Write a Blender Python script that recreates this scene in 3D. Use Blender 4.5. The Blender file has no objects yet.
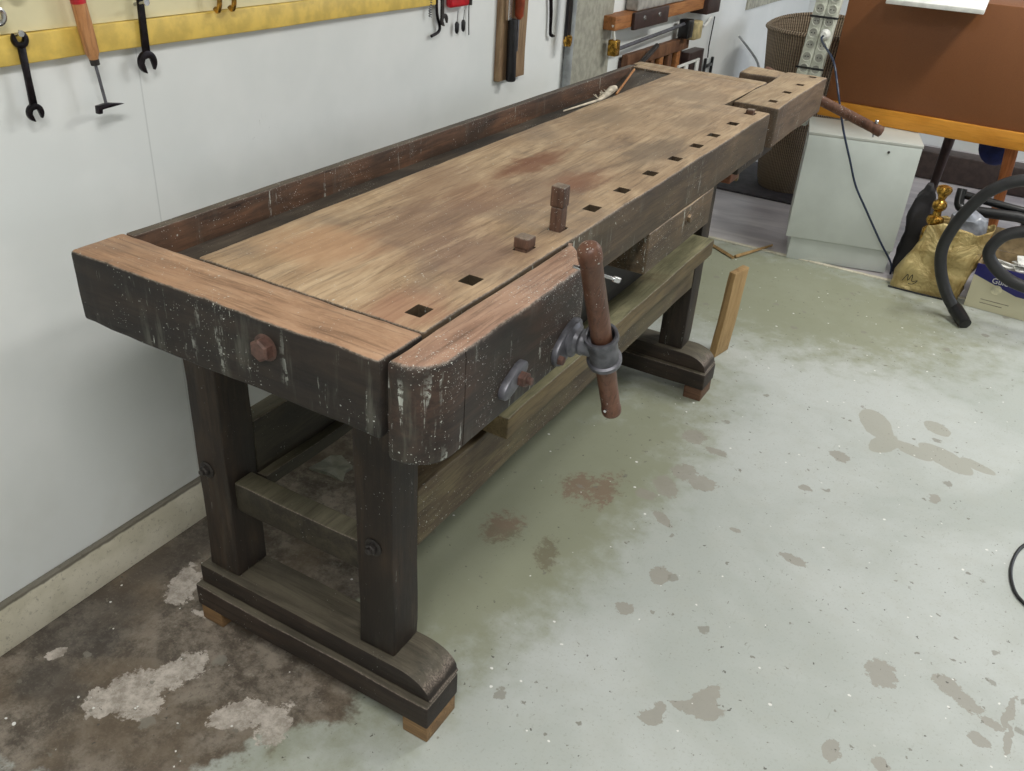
import bpy, bmesh, math, random
from mathutils import Vector, Matrix, noise
random.seed(7)
S = bpy.context.scene
COL = S.collection
PI = math.pi

# ------------------------------------------------------------------ colour + nodes
def lin(c):
    return tuple(((v/255)/12.92 if v/255 <= .04045 else ((v/255+.055)/1.055)**2.4) for v in c) + (1.0,)

class NB:
    """small node builder"""
    def __init__(s, name):
        s.m = bpy.data.materials.new(name); s.m.use_nodes = True
        s.t = s.m.node_tree; s.t.nodes.clear()
        s.out = s.n('ShaderNodeOutputMaterial'); s.b = s.n('ShaderNodeBsdfPrincipled')
        s.t.links.new(s.b.outputs[0], s.out.inputs[0])
        s.co = s.n('ShaderNodeTexCoord').outputs['Object']
    def n(s, k, **kw):
        o = s.t.nodes.new(k)
        for a, v in kw.items(): setattr(o, a, v)
        return o
    def put(s, sock, v):
        if isinstance(v, bpy.types.NodeSocket): s.t.links.new(v, sock)
        else: sock.default_value = v
    def map(s, v, scale=(1,1,1), loc=(0,0,0), rot=(0,0,0), kind='POINT'):
        o = s.n('ShaderNodeMapping', vector_type=kind)
        s.put(o.inputs[0], v); o.inputs['Scale'].default_value = scale
        o.inputs['Location'].default_value = loc; o.inputs['Rotation'].default_value = rot
        return o.outputs[0]
    def noise(s, v, scale=5, detail=4, rough=.55, dist=0, col=False):
        o = s.n('ShaderNodeTexNoise'); s.put(o.inputs['Vector'], v)
        o.inputs['Scale'].default_value = scale; o.inputs['Detail'].default_value = detail
        o.inputs['Roughness'].default_value = rough; o.inputs['Distortion'].default_value = dist
        return o.outputs['Color' if col else 'Fac']
    def vor(s, v, scale=50, rnd=1.0):
        o = s.n('ShaderNodeTexVoronoi'); s.put(o.inputs['Vector'], v)
        o.inputs['Scale'].default_value = scale; o.inputs['Randomness'].default_value = rnd
        return o.outputs['Distance'], o.outputs['Color']
    def math(s, op, a, b=0.0, c=0.0, clamp=False):
        o = s.n('ShaderNodeMath', operation=op, use_clamp=clamp)
        s.put(o.inputs[0], a); s.put(o.inputs[1], b); s.put(o.inputs[2], c)
        return o.outputs[0]
    def step(s, v, a, b):           # smooth 0..1 between a and b
        o = s.n('ShaderNodeMapRange', interpolation_type='SMOOTHSTEP')
        s.put(o.inputs[0], v)
        lo, hi = (a, b) if a < b else (b, a)
        o.inputs[1].default_value = lo; o.inputs[2].default_value = hi
        o.inputs[3].default_value = 0 if a < b else 1; o.inputs[4].default_value = 1 if a < b else 0
        return o.outputs[0]
    def mix(s, f, a, b, mode='MIX'):
        o = s.n('ShaderNodeMix', data_type='RGBA', blend_type=mode)
        s.put(o.inputs[0], f); s.put(o.inputs[6], a); s.put(o.inputs[7], b)
        return o.outputs[2]
    def ramp(s, f, stops):
        o = s.n('ShaderNodeValToRGB'); s.put(o.inputs[0], f)
        e = o.color_ramp.elements
        while len(e) < len(stops): e.new(.5)
        for i, (p, c) in enumerate(stops): e[i].position = p; e[i].color = c
        return o.outputs[0]
    def sep(s, v):
        o = s.n('ShaderNodeSeparateXYZ'); s.put(o.inputs[0], v); return o.outputs
    def blob(s, v, x, y, rx, ry, ang=0):      # 1 at the rim of an ellipse in plan, 0 at its middle
        o = s.map(v, (rx, ry, 1000), (x, y, 0), (0, 0, math.radians(ang)), 'TEXTURE')
        l = s.n('ShaderNodeVectorMath', operation='LENGTH'); s.put(l.inputs[0], o)
        return l.outputs['Value']
    def blobs(s, v, lst):
        r = None
        for b in lst:
            q = s.blob(v, *b); r = q if r is None else s.math('MINIMUM', r, q)
        return r
    def wobble(s, v, scale, amt):
        c = s.noise(v, scale, 5, .6, 0, True)
        o = s.n('ShaderNodeVectorMath', operation='MULTIPLY_ADD')
        s.put(o.inputs[0], c); o.inputs[1].default_value = (amt,)*3; s.put(o.inputs[2], v)
        o2 = s.n('ShaderNodeVectorMath', operation='ADD'); s.put(o2.inputs[0], o.outputs[0])
        o2.inputs[1].default_value = (-amt/2,)*3
        return o2.outputs[0]
    def bump(s, h, strength=.3, dist=.002):
        o = s.n('ShaderNodeBump'); o.inputs['Strength'].default_value = strength
        o.inputs['Distance'].default_value = dist; s.put(o.inputs['Height'], h)
        s.t.links.new(o.outputs[0], s.b.inputs['Normal'])
    def fin(s, color, rough=.6, metal=0, spec=.5):
        s.put(s.b.inputs['Base Color'], color); s.put(s.b.inputs['Roughness'], rough)
        s.b.inputs['Metallic'].default_value = metal
        s.b.inputs['Specular IOR Level'].default_value = spec
        return s.m

def plain(name, c, rough=.5, metal=0, var=.12, scale=30, spec=.5, bump=.05):
    n = NB(name)
    f = n.noise(n.co, scale, 4)
    a = lin([max(0, v*(1-var)) for v in c]); b = lin([min(255, v*(1+var)) for v in c])
    n.bump(f, bump)
    return n.fin(n.mix(n.step(f, .35, .65), a, b), rough, metal, spec)

def wood(name, dark, mid, light, axis='y', top=None, drips=0, specks=0, grime=None, grime_amt=.5, rough=.6, blobs=None, spec=.35, grain=1.0):
    """worn timber: grain runs along axis; 'top' = (dark, mid, light) of the scrubbed upward faces"""
    n = NB(name)
    st = {'x': (.14, 1, 1), 'y': (1, .14, 1), 'z': (1, 1, .14)}[axis]
    v = n.map(n.co, st)
    g1 = n.noise(v, 26, 8, .62, 1.2); g2 = n.noise(n.map(n.co, tuple(.05 if k < 1 else 1 for k in st)), 190, 3, .6, .3)
    big = n.noise(n.co, 4.2, 6, .6, .8); mid_n = n.noise(n.map(n.co, tuple(.4 if k < 1 else 1 for k in st)), 11, 7, .65, 1)
    salt = n.noise(n.map(n.co, tuple(.4 if k < 1 else 1 for k in st)), 330, 3, .7)
    crack = n.math('MULTIPLY', n.step(n.noise(n.map(n.co, tuple(.035 if k < 1 else 1 for k in st)), 95, 4, .6, .6), .655, .69), n.step(n.noise(n.co, 13, 3), .5, .62))
    def look(d, m, l):
        f = n.math('ADD', n.math('MULTIPLY', g1, .55*grain), n.math('MULTIPLY', mid_n, .45))
        f = n.math('ADD', f, .225*(1-grain))
        c = n.ramp(f, [(.3, lin(d)), (.47, lin(m)), (.68, lin(l))])
        c = n.mix(n.math('MULTIPLY', n.step(g2, .46, .72), .42*grain), c, lin([k*.6 for k in d]))
        c = n.mix(n.math('MULTIPLY', n.step(salt, .55, .8), .35*grain), c, lin([min(255, k*1.12) for k in l]))
        return n.mix(n.math('MULTIPLY', crack, .7*grain), c, lin([k*.4 for k in d]))
    c = look(dark, mid, light)
    if grime: c = n.mix(n.math('MULTIPLY', n.step(big, .42, .66), grime_amt), c, lin(grime))
    if top:
        t = look(*top[:3])
        if len(top) > 3:
            t = n.mix(n.math('MULTIPLY', n.step(big, .48, .70), top[4]), t, lin(top[3]))
        if blobs:
            w = n.wobble(n.co, 9, .12)
            for (x, y, rx, ry, a, colr, amt) in blobs:
                b = n.math('MULTIPLY', n.step(n.math('ADD', n.blob(w, x, y, rx, ry, a), n.math('MULTIPLY', n.math('SUBTRACT', g1, .5), 1.2)), 1.35, .35), amt)
                t = n.mix(b, t, lin(colr))
        nz = n.sep(n.n('ShaderNodeNewGeometry').outputs['Normal'])[2]
        nz = n.math('ADD', nz, n.math('MULTIPLY', n.math('SUBTRACT', n.noise(n.co, 24, 7, .7), .5), .75))
        edge = n.mix(n.step(nz, .3, .8), c, n.mix(n.step(salt, .35, .65), lin([78, 68, 60]), lin([138, 126, 116])))
        c = n.mix(n.step(nz, .66, .92), edge, t)
    if drips:
        d = n.noise(n.map(n.wobble(n.co, 50, .006), (1, 1, .06)), 95, 3, .6, 0)
        m = n.noise(n.map(n.co, (1, 1, .6)), 8, 3, .55)
        k = n.math('MULTIPLY', n.step(d, .67-.06*drips, .72-.06*drips), n.step(m, .47, .60))
        k = n.math('MULTIPLY', k, n.step(n.noise(n.co, 90, 3, .7), .42, .56))
        if top: k = n.math('MULTIPLY', k, n.step(n.sep(n.n('ShaderNodeNewGeometry').outputs['Normal'])[2], .5, .2))
        c = n.mix(n.math('MULTIPLY', k, .85), c, lin([186, 190, 182]))
        haze = n.math('MULTIPLY', n.step(n.noise(n.map(n.co, (1, 1, .12)), 40, 4, .7), .5, .68), n.step(m, .46, .62))
        if top: haze = n.math('MULTIPLY', haze, n.step(n.sep(n.n('ShaderNodeNewGeometry').outputs['Normal'])[2], .5, .2))
        c = n.mix(n.math('MULTIPLY', haze, .28*drips), c, lin([112, 112, 102]))
    if specks:
        msk = n.step(n.noise(n.co, 8, 3), .42, .62)
        for vs, fr in ((230, .20), (480, .34)):
            dd, cc = n.vor(n.wobble(n.co, 60, .012), vs)
            r = n.sep(cc)
            th = n.math('SUBTRACT', 1, n.math('MULTIPLY', msk, fr*specks))
            k = n.math('MULTIPLY', n.step(n.math('SUBTRACT', dd, n.math('MULTIPLY', r[1], .2)), .22, .10), n.step(n.math('SUBTRACT', r[0], th), 0, .02))
            c = n.mix(n.math('MULTIPLY', k, .8), c, lin([196, 198, 192]))
    h = n.math('ADD', n.math('MULTIPLY', g1, .6), n.math('MULTIPLY', g2, .4))
    n.bump(n.math('ADD', h, n.math('MULTIPLY', crack, -.6)), .5, .0018)
    return n.fin(c, n.math('ADD', rough-.12, n.math('MULTIPLY', mid_n, .25)), 0, spec)

# ------------------------------------------------------------------ geometry
class MB:
    def __init__(s): s.bm = bmesh.new(); s.smooth = True
    def box(s, x0, x1, y0, y1, z0, z1, r=.004, wob=.0008, step=.04, M=None):
        """box with rounded worn edges, finely divided so its faces wander a little"""
        lo = (min(x0,x1), min(y0,y1), min(z0,z1)); hi = (max(x0,x1), max(y0,y1), max(z0,z1))
        r = min([r]+[(hi[i]-lo[i])*.45 for i in range(3)])
        ax = []
        for i in range(3):
            L = hi[i]-lo[i]; inn = L-2*r; k = max(1, int(inn/step+.5)) if step else 1
            k = min(k, 60)
            ax.append([lo[i], lo[i]+r*.4, lo[i]+r] + [lo[i]+r+inn*j/k for j in range(1, k)] + [hi[i]-r, hi[i]-r*.4, hi[i]])
        bm = s.bm; V = {}
        def vert(i, j, k):
            key = (i, j, k)
            if key in V: return V[key]
            p = Vector((ax[0][i], ax[1][j], ax[2][k]))
            c = Vector([min(max(p[a], lo[a]+r), hi[a]-r) for a in range(3)])
            d = p-c
            if d.length > 1e-9: p = c+d.normalized()*r
            if wob:
                q = noise.noise_vector(p*7+Vector((lo[0]*3, 0, hi[2])))*wob*2 + noise.noise_vector(p*38)*wob*.7
                p = p+q
            if M: p = M @ p
            V[key] = bm.verts.new(p); return V[key]
        n = [len(a)-1 for a in ax]
        for a in range(3):
            b, c = (a+1) % 3, (a+2) % 3
            for side in (0, n[a]):
                for i in range(n[b]):
                    for j in range(n[c]):
                        q = []
                        for (u, w) in ((i, j), (i+1, j), (i+1, j+1), (i, j+1)):
                            k = [0, 0, 0]; k[a] = side; k[b] = u; k[c] = w
                            q.append(vert(*k))
                        if side == 0: q.reverse()
                        bm.faces.new(q)
        return s
    def prism(s, poly, h0, h1, axis='z', bev=0, M=None):
        """extrude a polygon; poly is given in the two axes left over (xy / yz / xz)"""
        bm2 = bmesh.new()
        def P(u, v, h):
            return {'z': (u, v, h), 'x': (h, u, v), 'y': (u, h, v)}[axis]
        a = [bm2.verts.new(P(u, v, h0)) for u, v in poly]; b = [bm2.verts.new(P(u, v, h1)) for u, v in poly]
        n = len(poly)
        bm2.faces.new(a); bm2.faces.new(b[::-1])
        for i in range(n): bm2.faces.new((a[i], a[(i+1) % n], b[(i+1) % n], b[i]))
        bmesh.ops.recalc_face_normals(bm2, faces=bm2.faces)
        if bev:
            es = [e for e in bm2.edges if e.calc_face_angle(0) > .5]
            bmesh.ops.bevel(bm2, geom=es, offset=bev, segments=2, affect='EDGES', profile=.5)
        bmesh.ops.triangulate(bm2, faces=[f for f in bm2.faces if len(f.verts) > 4])
        s.add(bm2, M); return s
    def add(s, bm2, M=None):
        m = {}
        for v in bm2.verts: m[v] = s.bm.verts.new(M @ v.co if M else v.co)
        for f in bm2.faces:
            try: s.bm.faces.new([m[v] for v in f.verts])
            except ValueError: pass
        bm2.free()
    def tube(s, pts, rad, seg=12, caps=True, sub=0):
        pts = [Vector(p) for p in pts]
        if sub:
            out = []
            for i in range(len(pts)-1):
                p0 = pts[max(i-1, 0)]; p1 = pts[i]; p2 = pts[i+1]; p3 = pts[min(i+2, len(pts)-1)]
                for k in range(sub):
                    t = k/sub
                    out.append(.5*((2*p1)+(-p0+p2)*t+(2*p0-5*p1+4*p2-p3)*t*t+(-p0+3*p1-3*p2+p3)*t**3))
            out.append(pts[-1]); 
            if isinstance(rad, (list, tuple)):
                rr = []
                for i in range(len(rad)-1):
                    rr += [rad[i]+(rad[i+1]-rad[i])*k/sub for k in range(sub)]
                rad = rr+[rad[-1]]
            pts = out
        if not isinstance(rad, (list, tuple)): rad = [rad]*len(pts)
        n = len(pts); rings = []; up = None
        for i in range(n):
            d = (pts[min(i+1, n-1)]-pts[max(i-1, 0)]).normalized()
            if up is None:
                up = Vector((0, 0, 1)) if abs(d.z) < .9 else Vector((1, 0, 0))
            u = (up - d*up.dot(d)).normalized(); w = d.cross(u); up = u
            rings.append([s.bm.verts.new(pts[i]+(u*math.cos(a)+w*math.sin(a))*rad[i]) for a in [2*PI*k/seg for k in range(seg)]])
        for i in range(n-1):
            for k in range(seg):
                s.bm.faces.new((rings[i][k], rings[i][(k+1) % seg], rings[i+1][(k+1) % seg], rings[i+1][k]))
        if caps:
            s.bm.faces.new(rings[0][::-1]); s.bm.faces.new(rings[-1])
        return s
    def turn(s, prof, base, axis, seg=24, caps=True):
        """turned profile [(distance along the axis, radius)]"""
        a = Vector(axis).normalized(); b = Vector(base)
        # duplicate points are fine: they give hard steps
        up = Vector((0, 0, 1)) if abs(a.z) < .9 else Vector((1, 0, 0))
        u = (up-a*up.dot(a)).normalized(); w = a.cross(u)
        rings = [[s.bm.verts.new(b+a*h+(u*math.cos(t)+w*math.sin(t))*max(r, 1e-4)) for t in [2*PI*k/seg for k in range(seg)]] for h, r in prof]
        for i in range(len(rings)-1):
            for k in range(seg):
                s.bm.faces.new((rings[i][k], rings[i][(k+1) % seg], rings[i+1][(k+1) % seg], rings[i+1][k]))
        if caps:
            s.bm.faces.new(rings[0][::-1]); s.bm.faces.new(rings[-1])
        return s

def tag(o, label=None, cat=None, group=None, kind=None):
    if label: o['label'] = label
    if cat: o['category'] = cat
    if group: o['group'] = group
    if kind: o['kind'] = kind
    return o

def build(name, mb, mat, parent=None, smooth=True, angle=40, origin=None):
    bm = mb.bm
    bmesh.ops.recalc_face_normals(bm, faces=bm.faces)
    if parent is None and origin is None:
        xs = [v.co for v in bm.verts]
        origin = Vector(((min(p.x for p in xs)+max(p.x for p in xs))/2, (min(p.y for p in xs)+max(p.y for p in xs))/2, min(p.z for p in xs)))
    me = bpy.data.meshes.new(name)
    if origin is not None: bmesh.ops.translate(bm, verts=bm.verts, vec=-Vector(origin))
    bm.to_mesh(me); bm.free()
    me.materials.append(mat)
    if smooth:
        me.shade_smooth()
        me.set_sharp_from_angle(angle=math.radians(angle))
    o = bpy.data.objects.new(name, me); COL.objects.link(o)
    if origin is not None: o.location = origin
    if parent is not None:
        o.parent = parent
        # meshes are written in room coordinates
        w = Vector((0, 0, 0)); p = parent
        while p is not None: w += Vector(p.location); p = p.parent
        o.location = Vector(o.location)-w
    return o

def empty(name, loc, label, cat, group=None):
    o = bpy.data.objects.new(name, None); COL.objects.link(o)
    o.location = loc; o.empty_display_size = .1
    return tag(o, label, cat, group)

def struct(name, mb, mat, **k):
    return tag(build(name, mb, mat, origin=(0, 0, 0), **k), kind='structure')

def carve(o, cutters):
    """cut boxes (x0,x1,y0,y1,z0,z1) out of a mesh object; the boxes are in room coordinates"""
    bm = bmesh.new()
    for c in cutters:
        m = MB(); m.box(*c, r=.0012, wob=0, step=0); 
        me_ = bpy.data.meshes.new('c'); m.bm.to_mesh(me_); m.bm.free(); bm.from_mesh(me_); bpy.data.meshes.remove(me_)
    bmesh.ops.recalc_face_normals(bm, faces=bm.faces)
    w = Vector((0, 0, 0)); p = o
    while p is not None: w += Vector(p.location); p = p.parent
    bmesh.ops.translate(bm, verts=bm.verts, vec=-w)
    me = bpy.data.meshes.new('cut'); bm.to_mesh(me); bm.free()
    cut = bpy.data.objects.new('cut', me); COL.objects.link(cut)
    par = o.parent; loc = o.location.copy(); o.parent = None; o.location = (0, 0, 0)
    md = o.modifiers.new('b', 'BOOLEAN'); md.object = cut; md.operation = 'DIFFERENCE'; md.solver = 'EXACT'
    dg = bpy.context.evaluated_depsgraph_get(); dg.update()
    new = bpy.data.meshes.new_from_object(o.evaluated_get(dg), depsgraph=dg)
    o.modifiers.remove(md); old = o.data; o.data = new
    o.parent = par; o.location = loc
    bpy.data.objects.remove(cut); bpy.data.meshes.remove(me); bpy.data.meshes.remove(old)
    o.data.set_sharp_from_angle(angle=math.radians(40))
    return o

# ------------------------------------------------------------------ materials
TOPC = ([112, 90, 70], [164, 138, 110], [200, 176, 146], [124, 108, 94], .6)
RED = ([112, 84, 66], [160, 126, 100], [192, 160, 132], [118, 100, 88], .55)
SIDE = ([20, 17, 15], [36, 30, 26], [60, 49, 40])
top_blobs = [(.30, .86, .035, .15, -4, [112, 66, 44], .8), (.40, .80, .03, .05, 0, [150, 96, 64], .6), (.33, .60, .07, .10, 0, [140, 104, 82], .5), (.40, .75, .08, .20, 0, [112, 90, 78], .5),
             (.33, .40, .09, .16, 10, [118, 92, 80], .55), (.47, 1.12, .06, .16, 0, [96, 84, 72], .6),
             (.44, .84, .04, .08, 0, [126, 82, 58], .6), (.24, 1.35, .10, .12, 0, [136, 116, 92], .5),
             (.46, .36, .08, .10, 0, [112, 86, 76], .6), (.22, .62, .08, .16, 12, [126, 98, 80], .5),
             (.43, 1.45, .06, .10, 0, [116, 98, 80], .5), (.30, 1.75, .12, .1, 0, [146, 126, 104], .5),
             (.50, .12, .05, .09, 0, [150, 108, 88], .6), (.27, .25, .10, .08, 0, [182, 140, 108], .5)]
M = {}
M['top'] = wood('bench_top_wood', [42, 34, 27], [72, 59, 45], [104, 86, 66], axis='y', top=TOPC, blobs=top_blobs, drips=1.3, specks=.2, grime=[66, 58, 44], grime_amt=.55)
M['cap'] = wood('end_cap_wood', *SIDE, axis='x', top=RED, drips=1.3, specks=.35, grime=[22, 20, 19], grime_amt=.6)
M['jaw'] = wood('vise_jaw_wood', [28, 23, 21], [48, 39, 34], [82, 62, 52], axis='y', top=([102, 76, 62], [148, 116, 97], [182, 150, 128], [122, 102, 94], .6), drips=1.4, specks=1.1, grime=[50, 48, 42], grime_amt=.5)
M['apron'] = wood('apron_wood', [46, 37, 29], [80, 66, 50], [112, 92, 70], axis='y', top=TOPC, drips=1.3, specks=.5, grime=[70, 62, 46], grime_amt=.6)
M['endjaw'] = wood('tail_vise_wood', [54, 43, 34], [88, 72, 58], [124, 103, 82], axis='y', top=([126, 104, 80], [160, 136, 108], [188, 166, 136], [130, 112, 94], .5), drips=.6, specks=.3)
M['tray'] = wood('tray_wood', [46, 36, 30], [78, 58, 46], [122, 88, 66], axis='y', top=([56, 50, 46], [84, 76, 68], [112, 102, 92]), drips=.8, specks=.5, grime=[60, 50, 42], grime_amt=.5)
M['trayfloor'] = wood('tray_floor_wood', [46, 40, 36], [70, 62, 54], [100, 90, 80], axis='y', grime=[50, 48, 46], grime_amt=.7, specks=.3)
M['leg'] = wood('leg_wood', [24, 19, 16], [42, 34, 28], [72, 57, 44], axis='z', specks=.06, drips=.35, grime=[30, 26, 23], grime_amt=.6)
M['rail'] = wood('rail_wood', [26, 23, 19], [46, 41, 33], [74, 67, 53], axis='y', specks=.1, top=([62, 58, 46], [88, 84, 68], [112, 106, 88]), grime=[46, 43, 34], grime_amt=.5)
M['frontrail'] = wood('front_stretcher_wood', [46, 36, 27], [78, 64, 47], [116, 104, 76], axis='y', specks=.25, grime=[104, 98, 72], grime_amt=.4)
M['foot'] = wood('foot_wood', [24, 19, 17], [42, 34, 29], [66, 54, 45], axis='x', specks=.08, top=([54, 50, 42], [80, 74, 63], [106, 99, 84]), grime=[30, 26, 24], grime_amt=.5)
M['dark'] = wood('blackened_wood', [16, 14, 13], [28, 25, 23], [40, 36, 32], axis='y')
M['pad'] = wood('foot_pad_wood', [82, 62, 42], [122, 94, 64], [150, 120, 84], axis='x')
M['darkpad'] = wood('dark_foot_pad_wood', [64, 44, 34], [92, 66, 50], [116, 86, 66], axis='x')
M['redwood'] = wood('reddish_wood', [70, 40, 28], [110, 66, 46], [140, 90, 64], axis='x')
M['dog'] = wood('bench_dog_wood', [58, 42, 34], [92, 68, 56], [128, 98, 80], axis='z', top=([96, 84, 74], [132, 116, 102], [160, 144, 128]), specks=.3)
M['plank'] = wood('mossy_plank_wood', [60, 50, 34], [90, 76, 52], [122, 106, 74], axis='y', top=([84, 82, 60], [124, 120, 92], [166, 158, 124], [98, 78, 56], .75))
M['offcut'] = wood('pale_offcut_wood', [118, 92, 58], [156, 126, 84], [186, 156, 110], axis='z')
M['handle'] = wood('vise_handle_wood', [62, 40, 31], [96, 65, 51], [122, 88, 70], axis='z', specks=.4, rough=.42)
M['iron'] = plain('grey_cast_iron', [94, 94, 100], .42, .45, .12, 60, bump=.06)
M['iron_dark'] = plain('dark_cast_iron', [54, 50, 48], .5, .45, .15, 60, bump=.06)
M['rust'] = plain('rusty_bolt_iron', [90, 66, 58], .5, .3, .14, 60, bump=.08)
M['steel'] = plain('bright_steel', [190, 190, 192], .25, .95, .1, 40)
M['black_steel'] = plain('blackened_steel', [34, 30, 34], .3, .7, .3, 60)
M['brass'] = plain('worn_brass', [170, 132, 62], .25, .9, .3, 70)
M['black'] = plain('black_rubber', [24, 24, 27], .45, 0, .2, 60)
M['black_gloss'] = plain('black_plastic', [20, 20, 22], .3, 0, .2, 60)
M['tool_handle'] = wood('tool_handle_wood', [130, 82, 48], [176, 122, 78], [200, 150, 104], axis='z', rough=.4)
M['red'] = plain('red_plastic', [176, 22, 38], .3)
M['whitep'] = plain('white_plastic', [226, 226, 222], .35, var=.04)
M['sock'] = plain('grey_white_socket_plastic', [198, 200, 188], .4, var=.05)
M['sockd'] = plain('socket_recess_plastic', [158, 158, 150], .5, var=.1)
M['cable'] = plain('blue_black_cable', [30, 42, 66], .4)
M['blue'] = plain('dark_blue_cloth', [32, 44, 96], .8)

def floor_layer():
    n = NB('painted_concrete_floor')
    co = n.co
    w = n.wobble(co, 22, .05); w2 = n.wobble(co, 5, .10)
    big = n.noise(co, 1.6, 5, .6, .5); fine = n.noise(co, 160, 3, .6); med = n.noise(co, 14, 6, .65)
    c = n.mix(n.step(big, .38, .62), lin([172, 177, 172]), lin([188, 192, 189]))
    c = n.mix(n.math('MULTIPLY', n.step(med, .42, .7), .3), c, lin([176, 178, 170]))
    # green-tinted shade under and beside the workbench, painted into the floor colour
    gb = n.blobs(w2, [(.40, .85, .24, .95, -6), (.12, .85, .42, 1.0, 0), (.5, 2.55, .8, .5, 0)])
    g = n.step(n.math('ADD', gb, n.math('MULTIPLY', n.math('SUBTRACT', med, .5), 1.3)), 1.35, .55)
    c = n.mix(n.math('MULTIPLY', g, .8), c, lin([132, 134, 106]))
    # bare worn concrete near the wall corner and under the bench
    wb = n.blobs(w2, [(-.12, .02, .30, .34, 0), (.06, -.10, .27, .17, 30), (-.1, .75, .24, 1.1, 0), (.20, .07, .20, .10, 10), (.05, .45, .18, .4, 0)])
    wf = n.math('ADD', wb, n.math('MULTIPLY', n.math('SUBTRACT', med, .5), .9))
    worn = n.mix(n.step(n.noise(co, 12, 10, .78), .40, .60), lin([84, 75, 66]), lin([140, 130, 118]))
    worn = n.mix(n.math('MULTIPLY', n.step(n.noise(co, 90, 5, .8), .5, .66), .4), worn, lin([62, 56, 50]))
    worn = n.mix(n.math('MULTIPLY', n.step(n.noise(co, 46, 6, .8), .57, .66), .5), worn, lin([164, 156, 144]))
    worn = n.mix(n.math('MULTIPLY', n.step(n.noise(co, 3.7, 5), .45, .62), .7), worn, lin([104, 90, 74]))
    c = n.mix(n.step(wf, 1.1, .93), c, worn)
    dark_patch = n.blobs(w2, [(-.2, .0, .13, .13, 0), (-.2, .25, .06, .2, 0), (-.12, -.14, .09, .05, 0)])  # darker patches on the floor close to the wall
    c = n.mix(n.math('MULTIPLY', n.step(n.math('ADD', dark_patch, n.math('MULTIPLY', n.math('SUBTRACT', med, .5), 1.2)), 1.25, .5), .5), c, lin([58, 56, 56]))
    pale = n.blobs(w, [(.030, -.080, .050, .062, -35), (.062, .0, .034, .060, -15), (.0, -.125, .036, .036, 0), (.075, -.09, .03, .03, 0), (-.11, .17, .035, .055, 40), (.235, -.01, .032, .06, -40), (.30, .01, .03, .05, 20), (.02, .16, .06, .018, 30), (-.165, -.095, .012, .02, 0)])
    pf = n.math('ADD', pale, n.math('MULTIPLY', n.math('SUBTRACT', n.noise(co, 36, 8, .75), .5), 1.9))
    c = n.mix(n.math('MULTIPLY', n.step(pf, 1.06, .94), .85), c, n.mix(n.step(n.noise(co, 30, 8, .8), .35, .65), lin([150, 141, 131]), lin([212, 203, 194])))
    # paint flaked off, smooth damp-looking patches
    smooth_p = [(1.045, 1.775, .045, .085, 25), (1.085, 1.675, .035, .065, -15), (1.165, 1.685, .06, .03, -20), (1.25, 1.70, .085, .042, -28), (1.335, 1.712, .05, .022, -20), (1.21, 1.86, .042, .032, -30)]
    rag = [(.650, 1.20, .035, .04, 0), (.63, 1.11, .03, .05, 30), (.705, 1.18, .038, .035, 30), (.60, 1.05, .03, .02, 0),
          (.61, 1.385, .035, .035, 0), (.69, 1.345, .032, .018, 0), (.99, 1.53, .032, .022, -20), (.99, 1.015, .036, .018, -10),
          (1.238, .765, .032, .040, 10), (.95, .50, .020, .05, -20), (.965, .475, .036, .022, 30), (.93, .46, .03, .014, 0), (.88, .405, .024, .018, 30), (.885, .425, .012, .026, 0), (1.36, .81, .030, .022, -35),
          (1.40, .785, .034, .020, -35), (1.445, .755, .022, .012, -30), (1.475, .80, .008, .055, -10), (1.48, .73, .008, .04, 0), (1.193, .52, .014, .026, 0),
          (1.278, .54, .016, .018, 0), (1.430, .70, .022, .016, 0), (.675, .976, .036, .014, -35), (.944, 1.32, .018, .014, 0), (1.25, 1.475, .014, .02, 0), (.745, .78, .025, .03, 0), (.72, .64, .02, .02, 0), (.84, 1.04, .014, .01, 0)]
    pa = n.blobs(n.wobble(co, 12, .03), smooth_p)
    c = n.mix(n.math('MULTIPLY', n.step(pa, 1.03, .98), .62), c, n.mix(med, lin([146, 142, 128]), lin([162, 158, 144])))
    pt = n.blobs(n.wobble(co, 30, .03), rag)
    ptf = n.math('ADD', pt, n.math('MULTIPLY', n.math('SUBTRACT', n.noise(co, 75, 6, .75), .5), 1.5))
    c = n.mix(n.math('MULTIPLY', n.step(ptf, 1.02, .96), .75), c, n.mix(med, lin([136, 132, 122]), lin([160, 154, 144])))
    # rusty stains
    rs = n.blobs(w, [(.495, .70, .03, .06, 20), (.41, .27, .05, .06, 0), (.50, 1.0, .04, .09, 0), (.36, .72, .05, .06, 0), (.44, .98, .05, .06, 0)])
    rf = n.math('ADD', rs, n.math('MULTIPLY', n.math('SUBTRACT', n.noise(co, 48, 7, .78), .5), 4.0))
    c = n.mix(n.math('MULTIPLY', n.step(rf, 1.1, .5), .55), c, n.mix(n.step(n.noise(co, 5, 2), .45, .55), lin([98, 84, 62]), lin([120, 80, 66])))
    # flecks: dark chips, pale crumbs
    sm = n.step(n.noise(co, 3.3, 3), .40, .62)
    for sc, thr, rad, colr, amt in ((18, .87, .30, [134, 130, 120], .7), (44, .86, .27, [118, 114, 104], .75), (80, .90, .25, [78, 74, 68], .85), (150, .84, .27, [122, 118, 108], .7)):
        d, cc = n.vor(n.wobble(co, 60, .03), sc)
        r = n.sep(cc)
        k = n.math('MULTIPLY', n.step(n.math('ADD', d, n.math('MULTIPLY', r[1], .18)), rad, rad-.06), n.step(n.math('ADD', r[0], n.math('MULTIPLY', sm, .05)), thr+.025, thr+.03))
        c = n.mix(n.math('MULTIPLY', k, amt), c, lin(colr))
    d, cc = n.vor(n.wobble(co, 40, .01), 46); r = n.sep(cc)
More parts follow.
